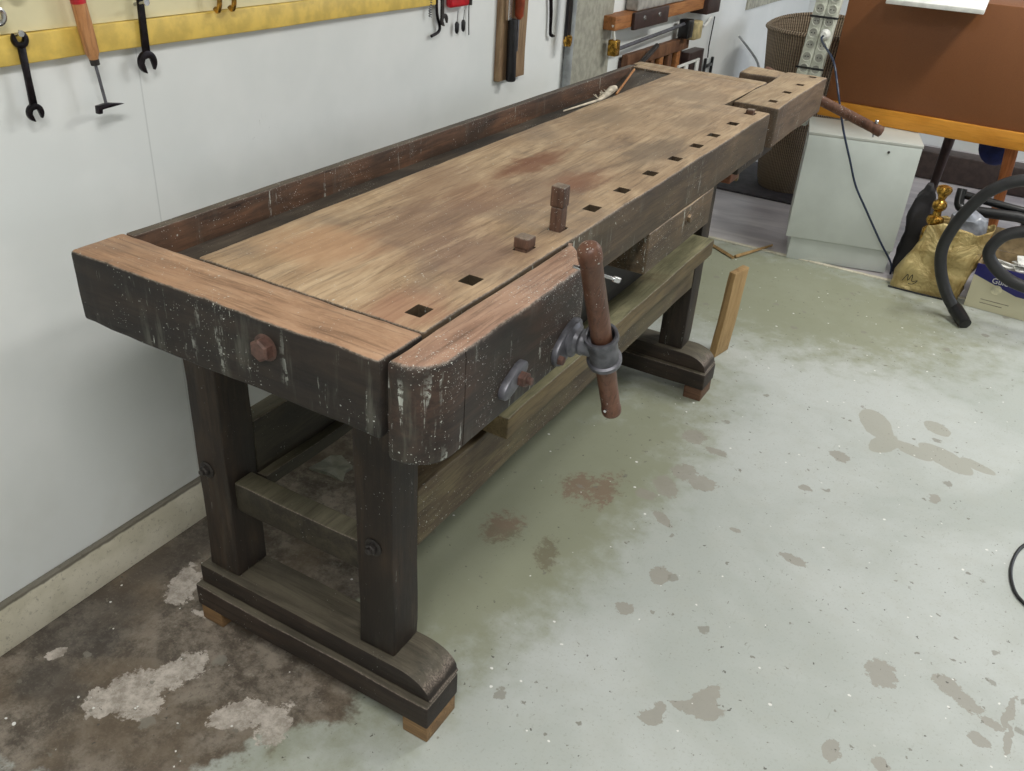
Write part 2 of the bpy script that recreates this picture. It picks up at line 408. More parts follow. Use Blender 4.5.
    k = n.math('MULTIPLY', n.step(n.math('SUBTRACT', d, n.math('MULTIPLY', r[1], .1)), .09, .05), n.step(r[0], .90, .91))
    c = n.mix(k, c, lin([228, 228, 224]))
    sc_ = n.noise(n.map(co, (1, .25, 1), (0, 0, 0), (0, 0, .5)), 60, 5, .75, 1.5)
    c = n.mix(n.math('MULTIPLY', n.step(sc_, .62, .72), .35), c, lin([132, 128, 116]))
    c = n.mix(n.math('MULTIPLY', n.step(fine, .56, .7), .25), c, lin([140, 138, 126]))
    d, cc = n.vor(n.map(n.wobble(co, 30, .02), (1, .35, 1), (0, 0, 0), (0, 0, .9)), 70); r = n.sep(cc)
    k = n.math('MULTIPLY', n.step(d, .12, .06), n.step(r[0], .93, .94))
    c = n.mix(n.math('MULTIPLY', k, .6), c, lin([80, 76, 66]))
    n.bump(n.math('ADD', n.math('MULTIPLY', med, .5), n.math('MULTIPLY', fine, .25)), .25, .002)
    return n.fin(c, n.math('ADD', .42, n.math('MULTIPLY', med, .3)), 0, .45)

def wall_mat():
    n = NB('white_wall_panel')
    co = n.co
    c = n.mix(n.step(n.noise(co, 3, 4), .4, .65), lin([220, 223, 222]), lin([228, 230, 229]))
    for sc, lo, colr, a in ((9, .985, [120, 122, 120], .8), (30, .975, [150, 150, 150], .7)):
        d, cc = n.vor(co, sc); r = n.sep(cc)
        k = n.math('MULTIPLY', n.step(d, .055, .03), n.step(r[0], lo-.08, lo-.07))
        c = n.mix(n.math('MULTIPLY', k, a), c, lin(colr))
    # scuffs
    s = n.noise(n.map(co, (1, 1, .3), (0, 0, 0), (.6, 0, 0)), 34, 5, .7, 2.5)
    m = n.step(n.noise(co, 4.5, 2), .56, .66)
    c = n.mix(n.math('MULTIPLY', n.math('MULTIPLY', n.step(s, .66, .72), m), .45), c, lin([120, 120, 118]))
    y, z = n.sep(co)[1], n.sep(co)[2]
    seam = n.step(n.math('ABSOLUTE', n.math('SUBTRACT', y, .367)), .0022, .0008)
    c = n.mix(n.math('MULTIPLY', seam, .25), c, lin([120, 125, 125]))
    low = n.math('MULTIPLY', n.step(z, .45, .12), n.step(n.noise(co, 2.5, 5), .35, .65))
    c = n.mix(n.math('MULTIPLY', low, .35), c, lin([176, 174, 158]))
    n.bump(n.noise(co, 240, 2), .08, .001)
    return n.fin(c, .5, 0, .4)

def skirting_mat():
    n = NB('dirty_skirting_paint')
    co = n.co
    c = n.mix(n.step(n.noise(co, 8, 5), .4, .6), lin([196, 190, 170]), lin([214, 208, 190]))
    k = n.step(n.noise(co, 120, 4, .75), .56, .68)
    c = n.mix(n.math('MULTIPLY', k, .5), c, lin([120, 114, 100]))
    z = n.sep(co)[2]
    c = n.mix(n.math('MULTIPLY', n.step(n.math('ADD', z, n.math('MULTIPLY', n.noise(co, 40, 3), .008)), .103, .108), .8), c, lin([70, 64, 56]))
    return n.fin(c, .6)

M['floor'] = floor_layer(); M['wall'] = wall_mat(); M['skirt'] = skirting_mat()
def pale_floor():
    n = NB('smooth_screed_floor')
    f = n.noise(n.map(n.co, (.3, 1, 1)), 6, 6, .6, .6)
    n.bump(n.noise(n.co, 60, 3), .05)
    return n.fin(n.mix(n.step(f, .35, .68), lin([162, 156, 160]), lin([200, 194, 194])), .38)
M['floor2'] = pale_floor()
M['ceil'] = plain('ceiling_paint', [222, 222, 218], .7, var=.02)
M['yellow'] = plain('yellow_painted_wood', [214, 184, 92], .45, var=.06, scale=25)
M['cream'] = plain('cream_board', [226, 218, 180], .5, var=.02, scale=8)
M['greyboard'] = plain('grey_hardboard', [150, 148, 136], .6, var=.07, scale=40)
M['pipe'] = plain('grey_conduit', [140, 144, 146], .45, var=.08)

# ------------------------------------------------------------------ room
WX = -.26
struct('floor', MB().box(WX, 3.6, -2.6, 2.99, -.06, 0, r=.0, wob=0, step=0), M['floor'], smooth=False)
struct('floor', MB().box(WX, 3.6, 2.99, 5.6, -.06, -.003, r=.0, wob=0, step=0), M['floor2'], smooth=False)
struct('wall_left', MB().box(WX-.1, WX, -2.6, 5.6, -.06, 2.6, r=0, wob=0, step=0), M['wall'], smooth=False)
struct('wall_back', MB().box(WX-.1, 3.7, 5.6, 5.7, -.06, 2.6, r=0, wob=0, step=0), M['wall'], smooth=False)
struct('wall_right', MB().box(3.6, 3.7, -2.6, 5.6, -.06, 2.6, r=0, wob=0, step=0), M['wall'], smooth=False)
struct('wall_front', MB().box(WX-.1, 3.7, -2.7, -2.6, -.06, 2.6, r=0, wob=0, step=0), M['wall'], smooth=False)
struct('ceiling', MB().box(WX-.1, 3.7, -2.7, 5.7, 2.6, 2.7, r=0, wob=0, step=0), M['ceil'], smooth=False)
struct('baseboard_left', MB().box(WX, WX+.014, -2.6, 3.0, 0, .11, r=.003, wob=.0006, step=.06), M['skirt'])
struct('trim_1', MB().box(.2, 3.6, 2.98, 3.0, -.001, .004, r=.001, wob=0, step=.2).box(WX, .2, 2.98, 3.0, -.001, .004, r=.001, wob=0, step=.2), M['skirt'])

# ------------------------------------------------------------------ the workbench
H = .85
WB = empty('workbench', (.28, 1.05, 0), 'long old dark-stained wooden carpenter workbench with a pale worn top and two vises', 'workbench')
# dog holes along the front edge of the top, and in the tail vise
holes = [.141, .271, .43, .545, .681, .816, .959, 1.10, 1.236, 1.356, 1.505, 1.655]
tail_holes = [1.859, 2.008, 2.162, 2.318]
def hole(y, s=.013, x=.521): return (x-s, x+s, y-s*1.25, y+s*1.25, H-.08, H+.02)

slab = build('bench_top', MB().box(.1535, .5625, .0925, 2.07, H-.105, H, r=.006, wob=.0009, step=.028), M['top'], WB)
carve(slab, [hole(y) for y in holes] + [(.4330, .62, 1.702, 2.2, .6, H+.05)])
# dark iron bench-stop inserts seen in some of the holes
for y in (.681, .816, .959):
    build('hole_insert', MB().box(.512, .530, y-.012, y+.010, H-.03, H-.012, r=.002, wob=.0005, step=.02), M['iron_dark'], WB)

cap = MB().box(-.004, .5625, -.002, .0915, H-.115, H, r=.0065, wob=.0015, step=.018)
build('end_cap', cap, M['cap'], WB)
def hexnut(base, axis, r, h, washer=None, stud=None):
    m = MB()
    if washer: m.turn([(0, washer), (washer*.12, washer), (washer*.16, washer*.9)], base, axis, 28)
    b = Vector(base)+Vector(axis).normalized()*(washer*.14 if washer else 0)
    m.turn([(0, r), (h*.8, r), (h, r*.8)], b, axis, 6)
    if stud: m.turn([(0, stud), (h*1.5, stud), (h*1.65, stud*.7)], b, axis, 14)
    return m
build('bolt', hexnut((.377, -.001, .810), (0, -1, 0), .0165, .014, washer=.0195, stud=None), M['rust'], WB)

# tool tray: back board, floor, far end rail, ramp
build('back_board', MB().box(0, .019, .0925, 2.05, H-.115, H, r=.003, wob=.0005, step=.04), M['tray'], WB)
build('tray_floor', MB().box(.0195, .1530, .0925, 2.03, .788, .800, r=.002, wob=.001, step=.05), M['trayfloor'], WB)
build('tray_end', MB().box(.0195, .1530, 2.03, 2.07, .785, H-.001, r=.004, wob=.001, step=.04), M['apron'], WB)
build('tray_ramp', MB().prism([(1.84, .8005), (2.03, .8005), (2.03, .842)], .0205, .1525, 'x', .001), M['trayfloor'], WB)
build('far_end_cap', MB().box(0, .4325, 2.0705, 2.135, H-.115, H-.001, r=.007, wob=.0015, step=.03), M['endjaw'], WB)
build('tray_bearer', MB().box(.02, .152, .30, .36, .73, .785, r=.003), M['leg'], WB)

# compartment under the front edge
cb = MB().box(.452, .5610, .897, 1.302, .655, .7445, r=.004, wob=.001)
build('screw_housing', cb, M['apron'], WB)
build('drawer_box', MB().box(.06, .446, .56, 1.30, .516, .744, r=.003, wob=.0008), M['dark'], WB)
build('bolt', hexnut((.561, 1.13, .715), (1, 0, 0), .010, .008, washer=.016), M['apron'], WB)

# front vise: jaw with rounded near corner, chamfered far end
jp = []
x0, x1, R_, yn = .5665, .6315, .052, .009
jp += [(x0, yn+.002), (x1-R_, yn)]
for k in range(1, 9):
    a = -PI/2 + k*PI/16
    jp.append((x1-R_+R_*math.cos(a), yn+R_+R_*math.sin(a)))
jp += [(x1+.001, .20), (x1, .425), (x1-.004, .442), (x1-.014, .455), (.585, .492), (x0+.004, .505), (x0, .503)]
def jaw_part(poly):
    bm = bmesh.new()
    rings = []
    zs = [.699, .702, .706] + [.706+.0172*k for k in range(1, 8)] + [H-.012, H-.005, H-.0015, H]
    cx = sum(p[0] for p in poly)/len(poly); cy = sum(p[1] for p in poly)/len(poly)
    ins = [.004, .0012, 0] + [0]*7 + [0, .0013, .004, .008]
    # dense outline
    P = []
    for i in range(len(poly)):
        a, b = Vector(poly[i]), Vector(poly[(i+1) % len(poly)])
        k = max(1, int((b-a).length/.02))
        P += [a.lerp(b, t/k) for t in range(k)]
    n = len(P)
    nor = []
    for i in range(n):
        d = P[(i+1) % n]-P[i-1]; nor.append(Vector((-d.y, d.x)).normalized())
    for z, q in zip(zs, ins):
        ring = []
        for i in range(n):
            v = P[i]+nor[i]*q; p = Vector((v.x, v.y, z))
            p += noise.noise_vector(p*9)*.0018 + noise.noise_vector(p*45)*.0006
            ring.append(bm.verts.new(p))
        rings.append(ring)
    for a, b in zip(rings, rings[1:]):
        for i in range(n): bm.faces.new((a[i], a[(i+1) % n], b[(i+1) % n], b[i]))
    f1 = bm.faces.new(rings[0][::-1]); f2 = bm.faces.new(rings[-1])
    bmesh.ops.triangulate(bm, faces=[f1, f2])
    m = MB(); m.add(bm); return m
jawn = build('vise_jaw', jaw_part(jp), M['jaw'], WB)
carve(jawn, [(x1-.012, x1+.02, .0865, .0885, .60, .846), ])
# oval guide plate and its bolt
def oval_plate(y, z, ry, rz, ang, t=.010):
    pts = []
    for k in range(28):
        a = 2*PI*k/28
        u, v = ry*math.copysign(abs(math.cos(a))**.75, math.cos(a)), rz*math.copysign(abs(math.sin(a))**.9, math.sin(a))
        c, s_ = math.cos(ang), math.sin(ang)
        pts.append((y+u*c-v*s_, z+u*s_+v*c))
    return pts
build('guide_plate', MB().prism(oval_plate(.206, .752, .036, .015, .42), x1-.001, x1+.012, 'x', .003), M['iron'], WB)
build('guide_bolt', hexnut((x1+.012, .218, .751), (1, 0, 0), .012, .011, stud=.006), M['rust'], WB)
fy, fz = .388, .742          # vise screw axis
hx = .693
build('screw_flange', MB().prism(oval_plate(fy-.010, fz-.002, .047, .025, .42), x1-.001, x1+.010, 'x', .003), M['iron'], WB)
sc = MB().turn([(0, .029), (.006, .029), (.010, .022), (.016, .020), (.018, .0215), (.022, .0215), (.024, .020), (.048, .019)], (x1+.008, fy, fz), (1, 0, 0), 28)
build('vise_screw', sc, M['iron'], WB)
build('flange_bolt', hexnut((x1+.010, fy-.044, fz-.018), (1, 0, 0), .008, .008), M['rust'], WB)
# hub with the sliding wooden bar
d = (Vector((hx, .478, .568))-Vector((hx, .290, .950))).normalized()
c0 = Vector((hx, fy, fz))
hub = MB().turn([(-.033, .0215), (-.033, .0265), (-.026, .0275), (-.024, .0235), (.022, .0240), (.024, .0280), (.032, .0275), (.034, .0215)], c0, d, 32, caps=False)
hb = build('vise_hub', hub, M['iron'], WB)
sol = hb.modifiers.new('s', 'SOLIDIFY'); sol.thickness = .002
p0 = c0 - d*.222; p1 = c0 + d*.172
bar = MB().turn([(0, .009), (.004, .0145), (.010, .0170), (.022, .0176), (.030, .0170), (.032, .0160), (.12, .0166), (.25, .0164), (.380, .0158), (.382, .0170), (.392, .0168), (.395, .012)], p0, d, 28)
vb = build('vise_bar', bar, M['handle'], WB)
pin = p0 + d*.052
pd = Vector((.72, .62, -.32)).normalized()
build('bar_pin', MB().tube([pin-pd*.03, pin+pd*.040], .0026, 10).turn([(0, .0045), (.009, .0045), (.010, .003)], pin+pd*.034, pd, 12), M['steel'], vb)
build('bar_pin', MB().tube([p1-d*.018-Vector((0, .024, 0)), p1-d*.018+Vector((0, .024, 0))], .0025, 10), M['steel'], vb)

# tail vise
tj = build('tail_vise_jaw', MB().box(.4345, .5631, 1.778, 2.36, H-.112, H, r=.006, wob=.0014, step=.03), M['endjaw'], WB)
carve(tj, [hole(y, .012, .525) for y in tail_holes])
build('tail_vise_arm', MB().box(.305, .4335, 2.238, 2.36, H-.112, H-.0005, r=.009, wob=.0018, step=.03), M['endjaw'], WB)
build('tail_vise_guide', MB().box(.345, .395, 2.05, 2.238, .745, .80, r=.004), M['leg'], WB)
build('tail_vise_guide', MB().box(.50, .545, 1.55, 1.88, .712, .738, r=.003), M['leg'], WB)
build('tail_vise_guide', MB().prism([(1.655, .738), (1.69, .738), (1.70, .66), (1.688, .655)], .495, .512, 'x', .002), M['plank'], WB)
ty, tz, tx = 2.425, .785, .49
build('tail_vise_screw', MB().turn([(0, .032), (.008, .032), (.010, .018), (.045, .018)], (tx, 2.36, tz), (0, 1, 0), 24), M['iron_dark'], WB)
td = (Vector((.765, 2.42, .698))-Vector((.40, 2.42, .812))).normalized()
tc = Vector((tx, ty, .783))
build('tail_vise_hub', MB().turn([(-.03, .020), (-.03, .026), (-.024, .026), (-.022, .0225), (.022, .0225), (.024, .026), (.03, .026), (.03, .020)], tc, td, 24), M['iron_dark'], WB)
tb = build('tail_vise_bar', MB().turn([(0, .010), (.005, .018), (.03, .018), (.034, .0165), (.42, .0165), (.425, .018), (.445, .018), (.45, .010)], tc-td*.16, td, 24), M['handle'], WB)
tp = tc+td*.262
build('bar_pin', MB().tube([tp-Vector((0, 0, .028)), tp+Vector((.0, 0, .022))], .003, 8).turn([(0, .006), (.008, .006), (.010, .004)], tp+Vector((0, 0, .018)), (0, 0, 1), 10), M['steel'], tb)

# trestles
def trestle(y0, near):
    y1 = y0+.075
    for xa, xb in ((.012, .088), (.3865, .4625)):
        build('leg', MB().box(xa, xb, y0, y1, .140, .700 if near else .735, r=.004, wob=.0012, step=.035), M['leg'], WB)
    build('crossbar', MB().box(.0885, .386, y0+.012, y0+.058, .298, .362, r=.004, wob=.001), M['rail'], WB)
    build('bearer', MB().box(.0, .515, y0-.002, y1+.002, .668, .7340, r=.004), M['redwood'] if not near else M['leg'], WB)
    # foot: round-ended sill on a long shoe with blocks under the ends
    fo = [(-.004, .094), (-.004, .139), (.480, .140)]
    cx, cz, rx, rz = .480, .098, .071, .042
    for k in range(1, 9):
        a = PI/2-k*PI/16
        fo.append((cx+rx*math.cos(a), cz+rz*math.sin(a)))
    fo.append((.556, .094))
    build('foot', MB().prism(fo, y0-.016, y1+.002, 'y', .003), M['foot'], WB)
    build('foot_shoe', MB().box(-.010, .5575, y0-.029, y1-.004, .040, .0935, r=.004, wob=.001), M['foot'], WB)
    for xa, xb in ((-.006, .050), (.500, .5555)):
        build('foot_block', MB().box(xa, xb, y0-.026, y1-.008, 0, .0395, r=.003, wob=.0008), M['pad'] if near else M['darkpad'], WB)
trestle(.152, True); trestle(1.605, False)
for x in (.0395, .425):
    build('bolt', hexnut((x, .151, .381), (0, -1, 0), .0105, .009, washer=.017, stud=.006), M['iron_dark'], WB)
build('stretcher', MB().box(.416, .4605, .2275, 1.6045, .345, .4650, r=.004, wob=.0012), M['frontrail'], WB)
build('stretcher', MB().box(.045, .0885, .2275, 1.6045, .345, .4650, r=.004, wob=.0012), M['rail'], WB)
build('ledger', MB().box(.080, .110, .2275, 1.6045, .318, .347, r=.003, wob=.0012), M['rail'], WB)

# bench dogs
def dog(label, y, w, h, tall):
    o = empty('bench_dog', (.519, y, H-.06), label, 'bench dog', 'square wooden bench dogs')
    x = .521
    m = MB().box(x-w*.82, x+w*.82, y-w*.9, y+w*.9, H-.055, H+h*(.52 if tall else .5), r=.0025, wob=.0008, step=.012)
    build('peg', m, M['dog'], o)
    build('head', MB().box(x-w, x+w*.95, y-w, y+w, H+h*(.53 if tall else .15), H+h, r=.003, wob=.0012, step=.01), M['dog'], o)
    return o
dog('low square wooden bench dog barely raised above the bench top', .43, .0135, .022, False)
dog('tall square wooden bench dog standing up from the bench top', .545, .0130, .077, True)
dog('small wooden bench dog near the gap before the tail vise', 1.655, .0105, .012, False)

# loose plank lying on the stretchers
pk = build('wooden_plank', MB().box(.27, .506, .445, 1.59, .4665, .513, r=.003, wob=.0014, step=.04), M['plank'])
tag(pk, 'greenish loose plank lying along the stretcher under the workbench', 'plank')
# offcut board standing behind the far foot, two trim strips on the floor
oc = MB().box(-.012, .012, -.045, .045, 0, .31, r=.002, wob=.001, step=.03)
o = build('offcut_board', oc, M['offcut'], origin=(0, 0, 0)); o.location = (.497, 1.93, .0); o.rotation_euler = (0, math.radians(3), math.radians(-12))
tag(o, 'pale wooden offcut board standing upright behind the far foot of the workbench', 'board')
tag(build('wood_strip', MB().tube([(.10, 2.92, .006), (.268, 2.80, .006)], [.008, .008], 4), M['offcut']), 'short thin wood strip on the floor, end nearer the workbench leg', 'strip', None)
tag(build('wood_strip', MB().tube([(.272, 2.815, .006), (.365, 3.06, .006)], [.009, .006], 4), M['offcut']), 'tapering wood strip on the floor pointing toward the white cabinet', 'strip', None)

# frayed rope in the tray, stick
rp = MB().tube([(.045, 1.50, .803), (.052, 1.60, .803), (.058, 1.70, .803), (.052, 1.76, .806), (.045, 1.82, .812), (.040, 1.86, .812)], [.002, .003, .004, .009, .012, .006], 10, sub=4)
for i in range(26):
    a = random.random()*6.28; y = 1.70+random.random()*.16
    rp.tube([(.050, y, .806), (.050+.014*math.cos(a), y+.02*math.sin(a), .812+.008*random.random())], .0012, 5)
tag(build('frayed_rope', rp, plain('frayed_pale_fibre', [206, 196, 178], .9)), 'frayed end of pale rope lying in the tray of the workbench', 'rope')
tag(build('stick', MB().tube([(.07, 1.80, .806), (.045, 1.98, .850)], .0035, 8), M['tool_handle']), 'thin brown stick leaning on the ramp at the far end of the tray', 'stick')

# scraps under the bench
pm = plain('scrap_paper', [128, 128, 116], .8)
def scrap(x, y, s, lab, seed):
    rr = random.Random(seed); pts = []
    for k in range(11):
        a = 2*PI*k/11; r = s*(.5+.6*rr.random()); pts.append((x+r*math.cos(a)*1.2, y+r*math.sin(a)))
    bm = bmesh.new(); bt = []
    lo = [bm.verts.new((u, v, .0005)) for u, v in pts]; hi = [bm.verts.new((u, v, .002+.012*rr.random())) for u, v in pts]
    c = bm.verts.new((x, y, .004)); c2 = bm.verts.new((x, y, .0002))
    for i in range(11):
        j = (i+1) % 11
        bm.faces.new((hi[i], hi[j], c)); bm.faces.new((lo[j], lo[i], c2)); bm.faces.new((lo[i], lo[j], hi[j], hi[i]))
    m = MB(); m.add(bm)
    tag(build('paper_scrap', m, pm, smooth=False), lab, 'scrap')
scrap(-.13, .68, .055, 'torn grey paper scrap on the dark floor far under the workbench', 3)
scrap(.01, .47, .028, 'small crumpled scrap on the floor just behind the near foot of the workbench', 5)

# ------------------------------------------------------------------ wall tools
def T(x, y, z, lean=0):
    return Matrix.Translation((x, y, z)) @ Matrix.Rotation(lean, 4, 'X')
TB = empty('tool_board', (WX, .1, 1.05), 'cream wall board with a yellow painted batten along its lower edge', 'board')
build('panel', MB().box(WX+.0005, WX+.008, -.9, 1.292, 1.104, 1.75, r=.001, wob=0, step=0), M['cream'], TB)
build('batten', MB().box(WX+.0005, WX+.016, -.9, 1.292, 1.059, 1.1035, r=.002, wob=.0006, step=.08), M['yellow'], TB)

def open_head(r, mouth, ang, flip=1):
    """outline of an open-end spanner head, mouth pointing along ang from +v"""
    pts = []
    n = 30; half = math.asin(mouth/r)
    a0 = PI/2-half; 
    # arc from one jaw tip round the back to the other
    k0 = PI/2+half; k1 = PI/2-half+2*PI
    for k in range(n+1):
        a = k0+(k1-k0)*k/n
        pts.append((r*math.cos(a), r*math.sin(a)))
    tip = r*math.cos(half)
    pts += [(mouth, tip*.9), (mouth*.98, -r*.05), (mouth*.5, -r*.32), (-mouth*.5, -r*.32), (-mouth*.98, -r*.05), (-mouth, tip*.9)]
    c, s_ = math.cos(ang), math.sin(ang)
    return [(u*c-v*s_, u*s_+v*c) for u, v in pts]
def spanner(name, label, y, z, L, r1, r2, shank, lean=0, group=None, top=True, mat='black_steel'):
    """hangs with its length along z; z is the lower head's centre"""
    x = WX+.021
    m = MB()
    mm = T(x, y, z, lean)
    m.prism([(u, v) for u, v in open_head(r1, r1*.44, PI+.28)], -.0035, .0035, 'x', .0008, mm)
    m.prism([(-shank, r1*.6), (shank, r1*.6), (shank*.85, L/2), (shank, L-r2*.6), (-shank, L-r2*.6), (-shank*.85, L/2)], -.0025, .0025, 'x', .0008, mm)
    if top: m.prism([(u, v+L) for u, v in open_head(r2, r2*.44, .28)], -.0035, .0035, 'x', .0008, mm)
    return tag(build(name, m, M[mat]), label, 'spanner', group)
spanner('open_end_spanner', 'dark double open-ended spanner hanging at the left, over the yellow batten', .139, .985, .112, .0145, .0135, .0062, -.0)
spanner('open_end_spanner', 'large black open-ended spanner hanging right of the hammer, jaws downward', .371, 1.034, .19, .0195, .017, .0075, -.03)
tag(build('nail', MB().tube([(WX+.01, .136, 1.100), (WX+.036, .133, 1.108)], .0022, 8).turn([(0, .005), (.002, .005)], (WX+.036, .133, 1.108), (1, 0, 0), 12), M['steel']), 'bright nail holding the left spanner on the yellow batten', 'nail')
tag(build('nail', MB().tube([(WX+.006, .372, 1.128), (WX+.040, .370, 1.136)], .003, 8).turn([(0, .006), (.003, .006)], (WX+.040, .370, 1.136), (1, 0, 0), 12), M['steel']), 'bright nail holding the large black spanner on the cream board', 'nail')
# ring spanners partly in frame at top left
for (y, z, r, lab) in ((.110, 1.133, .0155, 'ring end of a chrome spanner at the top left edge'), (.146, 1.170, .015, 'chrome ring end of a spanner hanging just above the left spanner')):
    m = MB(); n_ = 24
    ring = [(y+r*.72*math.cos(2*PI*k/n_), z+r*.72*math.sin(2*PI*k/n_)) for k in range(n_+1)]
    m.tube([(WX+.022, a, b) for a, b in ring], .0042, 8, caps=False)
    m.box(WX+.019, WX+.025, y-.006, y+.006, z+r*.8, z+.14, r=.001, wob=0, step=0)
    tag(build('ring_spanner', m, M['steel']), lab, 'spanner')
# chipping hammer
CH = empty('chipping_hammer', (WX+.03, .28, .96), 'chipping hammer with pale wooden handle and red collar, head hanging down', 'hammer')
hx_ = WX+.032
pA = Vector((hx_, .265, .976)); pB = Vector((hx_, .242, 1.17)); hd = (pB-pA).normalized()
build('shaft', MB().tube([pA, pA+hd*.085], .0028, 10), M['iron'], CH)
build('handle', MB().turn([(.078, .007), (.083, .0085), (.090, .0115), (.13, .0125), (.165, .0120), (.168, .0118)], pA, hd, 24), M['tool_handle'], CH)
build('ferrule', MB().turn([(.070, .0075), (.079, .0078), (.080, .007)], pA, hd, 20), M['iron_dark'], CH)
build('collar', MB().turn([(.168, .0122), (.20, .0122), (.205, .010)], pA, hd, 24), M['red'], CH)
hm = MB().prism([(.245, .9795), (.267, .9815), (.299, .9755), (.267, .9735), (.253, .9725), (.252, .966), (.244, .966)], hx_-.005, hx_+.005, 'x', .001)
build('head', hm, M['black_steel'], CH)
# two brass hooks at the top
for y, lab in ((.543, 'left one of the two brass hooks at the top of the cream board'), (.580, 'right one of the two brass hooks at the top of the cream board')):
    m = MB().tube([(WX+.008, y, 1.16), (WX+.03, y, 1.155), (WX+.034, y, 1.125), (WX+.028, y, 1.106), (WX+.020, y, 1.110)], .0048, 10, sub=4)
    tag(build('hook', m, M['brass']), lab, 'hook')
# tools right of the batten
m = MB()
pts = [(WX+.014+.004*math.cos(k*1.3), 1.268+.004*math.sin(k*1.3), 1.078-.0012*k) for k in range(40)]
m.tube(pts, .0012, 6)
tag(build('coil_spring', m, M['iron']), 'small coil spring hanging at the right end of the yellow batten', 'spring')
m = MB().prism([(u, v) for u, v in open_head(.0155, .0065, PI+.5)], -.003, .003, 'x', .0006, T(WX+.018, 1.326, 1.020))
m.box(WX+.0155, WX+.0205, 1.311, 1.323, 1.026, 1.17, r=.001, wob=0, step=0)
tag(build('open_end_spanner', m, M['iron_dark']), 'dark slim spanner hanging just right of the yellow batten', 'spanner')
m = MB().tube([(WX+.010, 1.300, 1.12), (WX+.010, 1.304, 1.04), (WX+.010, 1.318, 1.005), (WX+.010, 1.312, .990), (WX+.010, 1.280, .983)], .004, 8, sub=5)
tag(build('bent_hook_tool', m, M['black_steel']), 'black bent hook tool hanging behind the slim spanner', 'tool')
RT = empty('test_lead_set', (WX+.02, 1.44, .975), 'red tester with two thin wires ending in black tips', 'tester')
build('body', MB().box(WX+.004, WX+.026, 1.350, 1.440, 1.046, 1.12, r=.008, wob=0, step=.05), M['red'], RT)
for y, z in ((1.398, .978), (1.430, .980)):
    build('wire', MB().tube([(WX+.012, y+.004, 1.035), (WX+.012, y+.002, z+.04), (WX+.012, y, z+.028)], .0011, 6), M['iron'], RT)
    build('tip', MB().turn([(0, .003), (.006, .0055), (.024, .006), (.030, .003)], (WX+.012, y, z), (0, 0, 1), 12), M['black'], RT)
m = MB().tube([(WX+.008, 1.462, 1.09), (WX+.008, 1.462, 1.03), (WX+.008, 1.466, .967)], .0016, 6)
m.turn([(0, .007), (.02, .007), (.022, .005)], (WX+.010, 1.462, 1.045), (0, 0, 1), 12)
tag(build('scriber', m, M['iron_dark']), 'thin steel scriber with dark grip beside the red tester', 'tool')
# board holding chisel and screwdriver
hb_ = build('tool_rack_board', MB().box(WX, WX+.018, 1.625, 1.780, .818, 1.25, r=.002, wob=.0008), wood('brown_board_wood', [96, 74, 54], [132, 106, 80], [166, 142, 110], axis='z'))
tag(hb_, 'upright brown wooden board on the white wall holding a black-handled tool', 'board')
FI = empty('wood_chisel', (WX+.03, 1.727, .80), 'black-handled blade tool hanging upside down on the brown board', 'chisel')
build('handle', MB().turn([(0, .012), (.003, .0148), (.02, .0150), (.15, .0140), (.176, .0125), (.178, .009)], (WX+.034, 1.671, .817), (0, -.05, 1), 20), M['black'], FI)
build('blade', MB().box(WX+.030, WX+.034, 1.640, 1.656, .992, 1.18, r=.001, wob=0, step=0), M['steel'], FI)
SD = empty('screwdriver', (WX+.03, 1.765, .95), 'red-handled tool beside the black-handled one on the brown board', 'tool')
build('handle', MB().turn([(0, .006), (.01, .013), (.10, .016), (.16, .014)], (WX+.034, 1.700, .990), (0, .02, 1), 18), plain('faded_red_handle', [142, 66, 44], .4), SD)
build('blade', MB().box(WX+.028, WX+.036, 1.694, 1.701, .90, .995, r=.001, wob=0, step=0), M['iron'], SD)
m = MB().tube([(WX+.012, 1.925, 1.08), (WX+.012, 1.945, .99), (WX+.012, 1.950, .930), (WX+.014, 1.955, .917), (WX+.016, 1.972, .913)], [.006, .006, .005, .006, .003], 8, sub=3)
tag(build('hook_tool', m, M['black_steel']), 'narrow black hook tool hanging left of the grey conduit', 'tool')
# conduit + grey board
PC = build('conduit', MB().turn([(0, .015), (1.3, .015)], (WX+.016, 2.088, .55), (0, 0, 1), 14), M['pipe'])
tag(PC, 'grey vertical conduit beside the grey board on the wall', 'conduit')
BC = empty('bar_clamp', (WX+.045, 2.118, .88), 'black bar clamp hanging in front of the grey conduit', 'clamp')
build('bar', MB().box(WX+.032, WX+.044, 2.008, 2.036, .90, 1.4, r=.002, wob=0, step=0), M['black_gloss'], BC)
build('fitting', MB().turn([(0, .012), (.01, .015), (.03, .015), (.035, .010)], (WX+.041, 2.022, .880), (0, 0, 1), 12), M['brass'], BC)
gb = build('grey_board', MB().box(WX, WX+.012, 2.115, 2.44, .30, 1.6, r=.002, wob=.0005, step=.1), M['greyboard'])
tag(gb, 'flat grey board fixed upright to the wall behind the workbench end', 'board')

